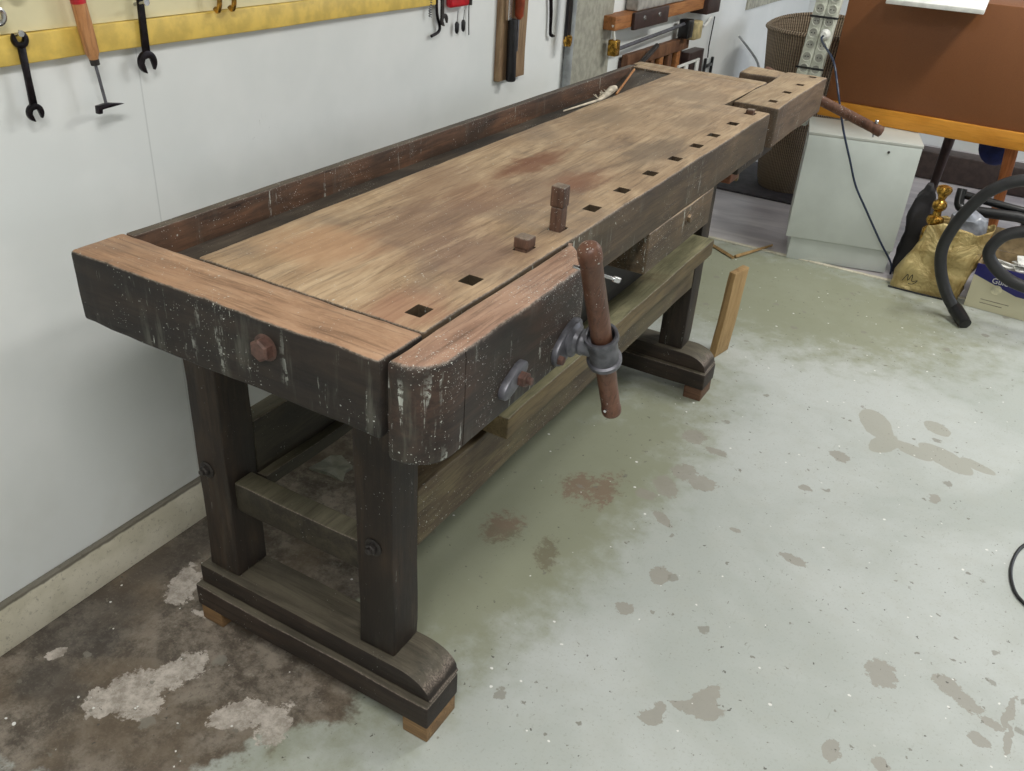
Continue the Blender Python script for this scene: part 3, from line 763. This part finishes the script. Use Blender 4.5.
# shelf rack beyond
RK = empty('wall_shelf', (WX, 2.95, .85), 'dark and orange-brown wooden wall shelf beyond the grey board', 'shelf')
ob = wood('orange_brown_wood', [112, 68, 36], [150, 98, 56], [180, 128, 80], axis='y')
db = plain('dark_stained_wood', [52, 34, 30], .5)
build('board', MB().box(WX, WX+.06, 2.36, 3.30, .895, .942, r=.003, wob=.001), ob, RK)
build('bracket', MB().box(WX+.0605, WX+.075, 2.50, 2.84, .885, .946, r=.003, wob=0), db, RK)
for y in (2.59, 2.74):
    build('screw', MB().turn([(0, .009), (.004, .008)], (WX+.075, y, .922), (1, 0, 0), 12), M['steel'], RK)
build('end_block', MB().box(WX, WX+.08, 3.301, 3.47, .872, .99, r=.004, wob=0), db, RK)
gx = build('storage_box', MB().box(WX+.005, WX+.055, 2.56, 3.10, .944, 1.06, r=.006, wob=.001), plain('grey_tin', [150, 146, 140], .5))
tag(gx, 'grey box lying on the wooden wall shelf', 'box')
SC = empty('sash_clamp', (WX+.08, 2.9, .80), 'long steel sash clamp slanting along the wall below the shelf', 'clamp')
cA = Vector((WX+.05, 2.42, .825)); cB = Vector((WX+.05, 3.16, .85))
build('bar', MB().tube([cA, cB], .008, 4), M['iron'], SC)
build('jaw', MB().box(WX+.03, WX+.065, 2.375, 2.415, .805, .862, r=.006, wob=.001), M['brass'], SC)
build('jaw', MB().box(WX+.03, WX+.075, 3.20, 3.29, .775, .850, r=.008, wob=.001), plain('pale_yellow_iron', [176, 160, 118], .5), SC)
build('slide', MB().box(WX+.025, WX+.075, 3.11, 3.17, .79, .866, r=.006, wob=.001), M['black_gloss'], SC)
build('screw', MB().tube([cA+Vector((0, -.03, .03)), cA+Vector((0, -.06, .09))], .005, 8), M['whitep'], SC)
# hanging wooden planes and blocks
wb_ = wood('brown_plane_wood', [62, 40, 28], [96, 64, 44], [132, 94, 66], axis='z')
cr = empty('slatted_rack', (WX, 3.0, .5), 'brown wooden slatted rack with upright slots below the sash clamp', 'rack')
build('top_rail', MB().box(WX+.0125, WX+.04, 2.56, 3.24, .735, .785, r=.004), wb_, cr)
for i in range(6):
    y = 2.62+i*.10
    build('slat', MB().box(WX+.0125, WX+.035, y, y+.042, .42, .7345, r=.004), ob if i % 2 else wb_, cr)
build('side_panel', MB().box(WX, WX+.05, 3.241, 3.44, .42, .714, r=.004), db, cr)
build('back', MB().box(WX, WX+.012, 2.56, 3.24, .42, .76, r=.001, wob=0), db, cr)
lm = build('diagonal_bar', MB().tube([(WX+.058, 2.44, .68), (WX+.075, 2.76, .805)], .010, 8), M['iron_dark'])
tag(lm, 'dark diagonal bar rising from behind the bench end to the clamp', 'bar')
# white plastic clamp & black clamp hanging on the wall
m = MB().box(WX+.052, WX+.062, 3.09, 3.36, .672, .682, r=.002, wob=0, step=0).box(WX+.052, WX+.062, 3.18, 3.215, .58, .672, r=.002, wob=0, step=0).box(WX+.052, WX+.062, 3.325, 3.36, .54, .672, r=.002, wob=0, step=0)
tag(build('white_bracket', m, M['whitep']), 'small white T-shaped plastic bracket in front of the slatted rack', 'bracket')
m = MB().tube([(WX+.012, 3.63, .83), (WX+.012, 3.615, .70), (WX+.012, 3.625, .645)], .003, 6)
m.box(WX+.008, WX+.02, 3.585, 3.600, .53, .645, r=.002, wob=0, step=0).box(WX+.008, WX+.02, 3.690, 3.705, .53, .640, r=.002, wob=0, step=0).box(WX+.008, WX+.02, 3.60, 3.69, .600, .614, r=.002, wob=0, step=0)
tag(build('hanging_clamp', m, M['black_gloss']), 'black H-shaped clamp hanging by a thin cord on the white wall', 'clamp')
m = MB().tube([(WX+.008, 3.36, .79), (WX+.02, 3.42, .815), (WX+.012, 3.5, .80), (WX+.02, 3.55, .83), (WX+.01, 3.60, .825)], .006, 6, sub=4)
tag(build('loose_cord', m, M['whitep']), 'tangled white cord on the wall below the shelf end', 'cord')
m = MB().box(WX, WX+.01, 4.16, 4.9, .815, 1.2, r=.001, wob=0, step=0)
tag(build('wall_notice_board', m, plain('olive_grey_board', [162, 160, 146], .6)), 'grey-green board high on the far white wall', 'board')
m = MB().tube([(-.235, 4.05, .700), (-.115, 4.0, .612), (-.02, 3.78, .582)], .006, 8, sub=4)
tag(build('thin_rod', m, M['pipe']), 'thin grey rod leaning between the far wall and the basket', 'rod')

# ------------------------------------------------------------------ wicker basket
def wicker():
    n = NB('tan_wicker')
    x, y, z = n.sep(n.co)
    a = n.math('ARCTAN2', n.math('SUBTRACT', y, 4.0), n.math('SUBTRACT', x, .17))
    w1 = n.math('SINE', n.math('MULTIPLY', a, 120)); w2 = n.math('SINE', n.math('MULTIPLY', z, 420))
    k = n.math('ADD', n.math('MULTIPLY', w1, .8), n.math('MULTIPLY', w2, .25))
    c = n.mix(n.step(k, -.7, .7), lin([112, 94, 74]), lin([172, 152, 126]))
    c = n.mix(n.math('MULTIPLY', n.step(w1, .0, -.9), .3), c, lin([70, 56, 42]))
    n.bump(n.math('ADD', k, n.math('MULTIPLY', w1, .8)), .8, .006)
    return n.fin(c, .7)
M['wicker'] = wicker()
BK = empty('wicker_basket', (.17, 4.0, 0), 'tall tan wicker basket standing behind the socket strips', 'basket')
m = MB(); segs = 56
prof = [(.13, .02), (.14, 0), (.155, .05), (.19, .3), (.222, .55), (.245, .76), (.25, .78), (.243, .785), (.235, .76), (.21, .55), (.178, .3), (.145, .06), (.0, .055)]
rings = []
for r, z in prof:
    ring = []
    for k in range(segs):
        a = 2*PI*k/segs
        lift = .045*max(0, math.sin(a))*(z/.78)**2
        ring.append(m.bm.verts.new((.17+r*math.cos(a), 4.0+r*math.sin(a), z+lift)))
    rings.append(ring)
for a, b in zip(rings, rings[1:]):
    for k in range(segs): m.bm.faces.new((a[k], a[(k+1) % segs], b[(k+1) % segs], b[k]))
m.bm.faces.new(rings[0])
bmesh.ops.remove_doubles(m.bm, verts=m.bm.verts, dist=1e-4)
build('body', m, M['wicker'], BK)
m = MB(); ring = [(.17+.248*math.cos(2*PI*k/40), 4.0+.248*math.sin(2*PI*k/40), .785+.045*max(0, math.sin(2*PI*k/40))) for k in range(41)]
m.tube(ring, .011, 8, caps=False)
build('rim', m, M['wicker'], BK)

# ------------------------------------------------------------------ desk seen from behind
def hardboard():
    n = NB('brown_hardboard')
    f = n.noise(n.co, 900, 2); g = n.noise(n.map(n.co, (1, 1, .3)), 3, 4)
    c = n.mix(n.step(f, .35, .65), lin([104, 60, 26]), lin([124, 74, 36]))
    c = n.mix(n.math('MULTIPLY', n.step(g, .4, .7), .4), c, lin([130, 80, 40]))
    n.bump(f, .2, .001)
    return n.fin(c, .5)
M['hard'] = hardboard()
M['orange'] = wood('varnished_orange_wood', [176, 112, 32], [202, 138, 48], [216, 154, 64], axis='x', rough=.35, grain=.5)
DK = empty('desk', (1.0, 3.45, 0), 'desk seen from behind with brown hardboard back, orange wooden rail and slender legs', 'desk')
rot = Matrix.Translation((.4, 3.28, 0)) @ Matrix.Rotation(math.radians(-2), 4, 'Z') @ Matrix.Translation((-.4, -3.28, 0))
build('back_panel', MB().box(.405, 1.75, 3.285, 3.297, .610, 1.045, r=.001, wob=0, step=0, M=rot), M['hard'], DK)
build('rail', MB().box(.385, 1.78, 3.275, 3.33, .542, .609, r=.003, wob=.0005, step=.1, M=rot), M['orange'], DK)
build('desk_top', MB().box(.40, 1.76, 3.298, 3.85, 1.026, 1.045, r=.003, wob=0, step=0, M=rot), M['hard'], DK)
build('side_panel', MB().box(.40, .42, 3.332, 3.84, .55, 1.025, r=.002, wob=0, step=0, M=rot), M['hard'], DK)
build('side_panel', MB().box(1.74, 1.76, 3.332, 3.84, .55, 1.025, r=.002, wob=0, step=0, M=rot), M['hard'], DK)
lw = wood('orange_leg_wood', [140, 78, 38], [178, 108, 60], [200, 132, 80], axis='z')
def leg(x, y, m_, dx=0.0, dy=0.0):
    build('leg', MB().tube([(x, y, .555), (x+dx, y+dy, .0)], [.026, .015], 12), m_, DK)
leg(1.15, 3.40, lw, .045, -.02); leg(.90, 3.78, db, -.02, .02); leg(.45, 3.78, db, -.02, .02); leg(1.70, 3.78, db, .02, .02); leg(1.66, 3.36, lw, .03, 0)
ws = build('white_sheet', MB().box(-.17, .17, -.14, .14, 0, .018, r=.003, wob=0, step=0), M['whitep'], origin=(0, 0, 0))
ws.location = (.745, 3.20, 1.042); ws.rotation_euler = (math.radians(8), 0, math.radians(2))
tag(ws, 'white slab lying on top of the brown desk and overhanging its back', 'sheet')

# socket strips with plug and cable
def socket_strip(xc, lab, nsock=13, plug=None):
    o = empty('socket_strip', (xc, 3.235, .48), lab, 'power strip', 'socket strips leaning on the desk side')
    tilt = .06
    R = Matrix.Translation((xc, 3.235, .50)) @ Matrix.Rotation(tilt, 4, 'Y') @ Matrix.Translation((-xc, -3.235, -.50))
    build('housing', MB().box(xc-.0245, xc+.0245, 3.215, 3.255, .50, 1.13, r=.004, wob=0, step=0, M=R), M['sock'], o)
    for i in range(nsock):
        z = .545+i*.0465
        c = R @ Vector((xc, 3.2145, z))
        build('socket', MB().turn([(-.001, .0200), (.004, .0195), (.004, .0165), (-.0005, .0155)], c, (0, -1, 0), 24, caps=False), M['sock'], o)
        rm = MB().turn([(0, .0160), (.0012, .0160)], c, (0, -1, 0), 24)
        build('socket_recess', rm, M['sockd'], o)
        for s_ in (-.006, .006):
            build('pin_hole', MB().turn([(0.001, .0026), (.0016, .0026)], c+Vector((s_, 0, 0)), (0, -1, 0), 8), M['black'], o)
    return o, R
S1, R1 = socket_strip(.286, 'left socket strip of the strapped pair beside the brown desk panel')
S2, R2 = socket_strip(.336, 'right socket strip of the strapped pair, with a white plug in it')
for i, z in enumerate((.735, .935)):
    c = R1 @ Vector((.311, 3.235, z))
    bm_ = MB().box(c.x-.057, c.x+.057, 3.209, 3.2125, c.z-.004, c.z+.004, r=.001, wob=0, step=0)
    tag(build('strap', bm_, M['black']), ['lower black strap round the socket strips', 'upper black strap round the socket strips'][i], 'strap')
pc = R2 @ Vector((.336, 3.2115, .545+7*.0465))
PL = empty('power_plug', (pc.x, pc.y, pc.z), 'white plug with thin blue-black cable hanging down past the white cabinet', 'plug')
build('plug_body', MB().turn([(0, .021), (.008, .021), (.016, .016), (.032, .012)], pc, (0, -1, 0), 24), M['whitep'], PL)
build('cable', MB().tube([pc+Vector((0, -.030, 0)), pc+Vector((.002, -.05, -.02)), (.45, 3.0, .81), (.49, 2.965, .74), (.513, 2.94, .695), (.56, 2.93, .58), (.615, 2.93, .465), (.66, 2.935, .37), (.719, 2.945, .284), (.80, 2.99, .155), (.862, 3.03, .06), (.87, 3.05, .008)], .0042, 8, sub=5), M['cable'], PL)

# ------------------------------------------------------------------ white cabinet
CB = empty('white_cabinet', (.65, 3.2, 0), 'low white cabinet with a plinth standing under the desk end', 'cabinet')
ang = math.radians(13.5)
RC = Matrix.Translation((.452, 2.972, 0)) @ Matrix.Rotation(ang, 4, 'Z')
cw = plain('white_melamine', [196, 202, 198], .4, var=.02, scale=6)
cg = plain('grey_white_melamine', [180, 182, 176], .45, var=.02, scale=6)
W_ = .408
build('door', MB().box(-.022, W_, -.018, -.001, .10, .528, r=.002, wob=0, step=0, M=RC), cw, CB)
build('body', MB().box(-.018, W_, 0, .27, .10, .528, r=.002, wob=0, step=0, M=RC), cg, CB)
build('worktop', MB().box(-.024, W_+.003, -.018, .27, .5285, .541, r=.002, wob=0, step=0, M=RC), cg, CB)
build('plinth', MB().box(-.0, W_-.004, -.004, .25, 0, .0995, r=.002, wob=0, step=0, M=RC), cw, CB)
kn = RC @ Vector((.29, -.018, .50))
build('lock', MB().turn([(0, .005), (.003, .005), (.004, .003)], kn, (0, -1, 0), 12), M['iron_dark'], CB)

# ------------------------------------------------------------------ black bag, gold bag, brass lamp, hose, box
def crumple(m, amp, sc):
    for v in m.bm.verts:
        v.co += noise.noise_vector(v.co*sc)*amp + noise.noise_vector(v.co*sc*2.7)*amp*.45
def sack(levels, nu=44, wall=True, power=.6):
    """levels: (z, x0, x1, y0, y1)"""
    m = MB(); rings = []
    L = []
    for i in range(len(levels)-1):
        for k in range(5):
            t = k/5; L.append([a+(b-a)*t for a, b in zip(levels[i], levels[i+1])])
    L.append(list(levels[-1]))
    for z, a, b, c, d in L:
        ring = []
        for k in range(nu):
            t = 2*PI*k/nu; cx, cy = math.cos(t), math.sin(t)
            u = math.copysign(abs(cx)**power, cx); v = math.copysign(abs(cy)**power, cy)
            ring.append(m.bm.verts.new(((a+b)/2+(b-a)/2*u, (c+d)/2+(d-c)/2*v, z)))
        rings.append(ring)
    for a, b in zip(rings, rings[1:]):
        for k in range(nu): m.bm.faces.new((a[k], a[(k+1) % nu], b[(k+1) % nu], b[k]))
    m.bm.faces.new(rings[0][::-1])
    return m, rings
gold = NB('gold_metallic_film')
f = gold.noise(gold.co, 9, 4, .6, 1)
gold.bump(gold.noise(gold.co, 14, 5, .6, 1.5), .9, .03)
gm = gold.fin(gold.mix(gold.step(f, .35, .65), lin([170, 144, 88]), lin([204, 184, 128])), .45, .15)
GB = empty('gold_bag', (1.02, 3.0, 0), 'crumpled gold shopping bag on the floor beside the white cabinet', 'bag')
m, rg = sack([(.0, .885, 1.145, 2.925, 3.06), (.06, .89, 1.15, 2.92, 3.07), (.14, .925, 1.165, 2.925, 3.08), (.22, .950, 1.18, 2.93, 3.09), (.275, .955, 1.185, 2.94, 3.09)], power=.45)
for v in m.bm.verts:
    if v.co.z > .2: v.co.z += (.975-v.co.x)*-.06 + .01*math.sin(v.co.x*70)
    if v.co.z > .02: v.co += noise.noise_vector(v.co*14)*.018
build('body', m, gm, GB).modifiers.new('s', 'SOLIDIFY').thickness = .0015
build('hem', MB().tube([(.885, 2.918, .004), (1.0, 2.914, .004), (1.142, 2.918, .004)], .0035, 8), M['black'], GB)
build('script_mark', MB().tube([(.93, 2.905, .045), (.945, 2.905, .075), (.95, 2.905, .05), (.962, 2.905, .078), (.966, 2.905, .05), (.985, 2.905, .058), (.972, 2.905, .040), (.955, 2.905, .038)], .0014, 6, sub=5), M['black'], GB)
# grey plastic bag peeking out of the gold bag
m, rg = sack([(.17, 1.045, 1.155, 2.97, 3.06), (.26, 1.03, 1.165, 2.965, 3.065), (.31, 1.035, 1.155, 2.97, 3.06), (.335, 1.06, 1.12, 2.99, 3.04)])
m.bm.faces.new(rg[-1]); crumple(m, .012, 18)
tag(build('plastic_bag', m, plain('thin_grey_film', [142, 146, 156], .3)), 'crumpled grey plastic bag poking out of the gold bag', 'bag')
# brass lamp
m = MB().turn([(.0, .03), (.05, .038), (.085, .036), (.10, .020), (.110, .030), (.122, .034), (.135, .030), (.142, .017), (.16, .015), (.172, .026), (.184, .028), (.196, .024), (.205, .013), (.222, .018), (.232, .026), (.245, .030), (.256, .026), (.262, .012), (.264, .003)], (.975, 3.0, .16), (.0, .0, 1), 32)
tag(build('brass_candlestick', m, M['brass']), 'turned brass candlestick sticking up out of the gold bag', 'candlestick')
# black backpack between
m, rg = sack([(.0, .862, .955, 3.085, 3.2), (.1, .862, .965, 3.085, 3.2), (.24, .865, .96, 3.09, 3.18), (.33, .885, .945, 3.1, 3.16), (.39, .905, .925, 3.11, 3.14)])
m.bm.faces.new(rg[-1]); crumple(m, .015, 12)
tag(build('black_bag', m, plain('black_nylon', [34, 32, 36], .6)), 'slumped black bag squeezed between the white cabinet and the gold bag', 'bag')

# cardboard box
BX = empty('cardboard_box', (1.29, 2.98, 0), 'open white and blue printed cardboard box on the floor behind the hose', 'box')
RB = Matrix.Translation((1.172, 2.918, 0)) @ Matrix.Rotation(math.radians(-4), 4, 'Z')
def box_print():
    n = NB('printed_cardboard')
    x, y, z = n.sep(n.co)
    # wave-shaped border between the blue head and the pale foot, following the length of the box
    wv = n.math('ADD', .098, n.math('MULTIPLY', n.math('SUBTRACT', 1.29, x), .30))
    wv = n.math('MINIMUM', wv, .140)
    wv = n.math('MAXIMUM', wv, .085)
    bd = n.mix(n.step(n.math('SUBTRACT', z, wv), -.001, .001), lin([212, 206, 176]), lin([34, 32, 104]))
    return n.fin(bd, .5)
bp = box_print(); kb = plain('brown_card', [150, 130, 98], .8)
def wallb(a, b, c, d, e=.178, mt=bp, nm='side'):
    return MB().box(a, b, c, d, .001, e, r=.0008, wob=0, step=0, M=RB)
bfront = build('front_side', wallb(0, .36, 0, .004), bp, BX)
# room-coordinate texture: shift by hand
build('side', wallb(0, .004, .0045, .22), kb, BX)
build('side', wallb(.356, .36, .0045, .22), kb, BX)
build('back_side', wallb(.0045, .3555, .216, .22), kb, BX)
build('base', MB().box(.0045, .3555, .0045, .2155, .001, .004, r=.0005, wob=0, step=0, M=RB), kb, BX)
fb = MB().box(.0, .36, 0, .003, 0, .09, r=.0008, wob=0, step=0, M=RB @ Matrix.Translation((0, .22, .179)) @ Matrix.Rotation(math.radians(-35), 4, 'X'))
build('flap', fb, kb, BX)
def text(name, body, size, Mx, mat, parent):
    cu = bpy.data.curves.new(name, 'FONT'); cu.body = body; cu.size = size; cu.extrude = .0004; cu.align_x = 'LEFT'
    ob_ = bpy.data.objects.new(name, cu); COL.objects.link(ob_)
    dg = bpy.context.evaluated_depsgraph_get(); dg.update()
    me = bpy.data.meshes.new_from_object(ob_.evaluated_get(dg), depsgraph=dg)
    bpy.data.objects.remove(ob_)
    me.transform(Mx); me.materials.clear(); me.materials.append(mat)
    o2 = bpy.data.objects.new(name, me); COL.objects.link(o2); o2.parent = parent
    o2.location = -Vector(parent.location)
    return o2
TR = RB @ Matrix.Translation((.066, -.0008, .116)) @ Matrix.Rotation(PI/2, 4, 'X')
text('lettering', 'Gulden', .030, TR, M['whitep'], BX)
build('round_mark', MB().turn([(0, .019), (.0008, .019)], RB @ Vector((.092, -.0005, .092)), (0, -1, 0), 24), plain('pale_print', [212, 206, 176], .5), BX)
for k in range(2):
    build('small_print', MB().box(.05, .15-.02*k, -.0012, -.0002, .042-.014*k, .0445-.014*k, r=.0002, wob=0, step=0, M=RB), plain('grey_print', [140, 134, 116], .6), BX)
# contents
m = MB(); cp = Vector((1.30, 3.03, .15))
for i in range(5):
    a = random.random()*6.28
    m.box(-.05, .05, -.025, .025, 0, .004, r=.001, wob=.006, step=.02, M=Matrix.Translation(cp+Vector((.035*math.cos(a)*1.5, .03*math.sin(a), .008*i))) @ Matrix.Rotation(a, 4, 'Z') @ Matrix.Rotation(.5*math.sin(i*2), 4, 'X'))
m.box(1.20, 1.48, 2.93, 3.10, .01, .14, r=.01, wob=.004, step=.05)
tag(build('crumpled_paper', m, plain('white_paper', [214, 214, 210], .7)), 'crumpled white paper filling the open cardboard box', 'paper')

# vacuum hose
VH = empty('vacuum_hose', (1.2, 2.72, 0), 'thick black vacuum hose arching from the floor past the gold bag and looping', 'hose')
pts = [(1.150, 2.75, .036), (1.105, 2.76, .085), (1.060, 2.765, .165), (1.040, 2.765, .25), (1.052, 2.76, .335), (1.088, 2.755, .43), (1.14, 2.75, .505), (1.22, 2.75, .553), (1.34, 2.76, .56),
       (1.46, 2.76, .50), (1.47, 2.75, .43), (1.38, 2.75, .395), (1.272, 2.75, .378), (1.215, 2.745, .345), (1.192, 2.74, .285), (1.226, 2.735, .238), (1.292, 2.735, .200), (1.40, 2.74, .175), (1.52, 2.76, .12), (1.62, 2.80, .04)]
m = MB().tube(pts, .0215, 16, sub=12)
for i, v in enumerate(m.bm.verts): pass
def ribbed():
    n = NB('ribbed_black_hose')
    f = n.noise(n.co, 30, 3)
    n.bump(f, .2)
    return n.fin(n.mix(f, lin([22, 22, 24]), lin([48, 48, 50])), .5)
build('hose', m, ribbed(), VH)
hd_ = (Vector((1.199, 2.692, .012))-Vector((1.150, 2.75, .036))).normalized()
build('nozzle', MB().turn([(-.02, .024), (0, .0265), (.055, .0250), (.085, .022), (.086, .018)], (1.150, 2.75, .040), Vector((.52, -.72, -.24)), 20), M['black_gloss'], VH)
# vacuum wand pieces behind
VT = empty('vacuum_tubes', (1.2, 3.15, 0), 'black vacuum cleaner tubes lying behind the gold bag', 'vacuum cleaner')
build('tube', MB().tube([(1.03, 3.18, .355), (1.20, 3.16, .345), (1.45, 3.15, .33)], .016, 12), M['black_gloss'], VT)
build('tube', MB().tube([(1.08, 3.13, .31), (1.25, 3.12, .325), (1.5, 3.12, .31)], .021, 12), M['black'], VT)
build('upright', MB().box(1.275, 1.38, 3.20, 3.30, .0, .46, r=.02, wob=0, step=.05), plain('navy_plastic', [26, 30, 44], .4), VT)
build('grip', MB().tube([(1.03, 3.18, .375), (1.035, 3.16, .32), (1.06, 3.15, .30)], .019, 12, sub=3), M['black_gloss'], VT)
m = MB(); bmesh.ops.create_icosphere(m.bm, subdivisions=3, radius=.075, matrix=Matrix.Translation((1.10, 3.62, .465)) @ Matrix.Diagonal((1, 1, 1, 1)))
crumple(m, .006, 12)
tag(build('blue_bundle', m, M['blue']), 'dark blue bundle hanging under the desk beside its orange leg', 'bundle')
m = MB().box(.55, 2.2, 4.72, 4.86, 0, .15, r=.006, wob=.001, step=.1)
tag(build('dark_beam', m, plain('dark_brown_beam', [62, 50, 46], .6)), 'long dark beam lying on the floor at the back under the desk', 'beam')
m = MB().box(-.25, .75, 3.72, 4.35, -.003, .008, r=.003, wob=.0008, step=.1)  # thin dark sheet on the floor around the foot of the basket
tag(build('floor_layer', m, plain('dark_grey_sheet', [56, 52, 56], .7)), 'dark thin sheet lying on the floor under the wicker basket', 'mat')
# black cable at the right edge
m = MB().tube([(1.62, 1.47, .004), (1.52, 1.45, .004), (1.468, 1.39, .004), (1.448, 1.30, .004), (1.453, 1.22, .004), (1.478, 1.165, .004), (1.55, 1.12, .004), (1.68, 1.12, .004)], .0042, 8, sub=6)
tag(build('floor_cable', m, M['black']), 'black cable loop on the painted floor at the right edge', 'cable')

# ------------------------------------------------------------------ light
def area(name, loc, target, sx, sy, power, col):
    l = bpy.data.lights.new(name, 'AREA'); l.shape = 'RECTANGLE'; l.size = sx; l.size_y = sy; l.energy = power; l.color = col
    o = bpy.data.objects.new(name, l); COL.objects.link(o); o.location = loc
    o.rotation_euler = (Vector(target)-Vector(loc)).to_track_quat('-Z', 'Y').to_euler()
    return o
area('ceiling_tube_far', (1.75, 2.7, 2.5), (1.75, 2.71, 0), .25, 1.5, 56, (1, .99, .94))
area('ceiling_tube_near', (1.25, -.95, 2.5), (1.25, -.94, 0), .3, 1.3, 46, (1, .98, .95))
area('window_light', (3.4, 4.4, 1.5), (0, 4.3, .8), 1.2, 1.2, 26, (.80, .87, 1))
w = bpy.data.worlds.new('world'); S.world = w; w.use_nodes = True
w.node_tree.nodes['Background'].inputs[0].default_value = (.8, .85, 1, 1); w.node_tree.nodes['Background'].inputs[1].default_value = .3

# ------------------------------------------------------------------ camera
cam = bpy.data.cameras.new('camera'); co_ = bpy.data.objects.new('camera', cam); COL.objects.link(co_)
co_.location = (1.1425, -.7398, 1.3705); co_.rotation_mode = 'XYZ'; co_.rotation_euler = (1.04, -.06, .5268)
cam.sensor_fit = 'HORIZONTAL'; cam.sensor_width = 36; cam.lens = 878.6233/1024*36; cam.clip_start = .02
S.camera = co_
S.view_settings.view_transform = 'Standard'; S.view_settings.look = 'None'
S.view_settings.gamma = 1; S.view_settings.use_curve_mapping = False; S.view_settings.exposure = 0.0
S.cycles.use_denoising = True
S.cycles.max_bounces = 8; S.cycles.diffuse_bounces = 5
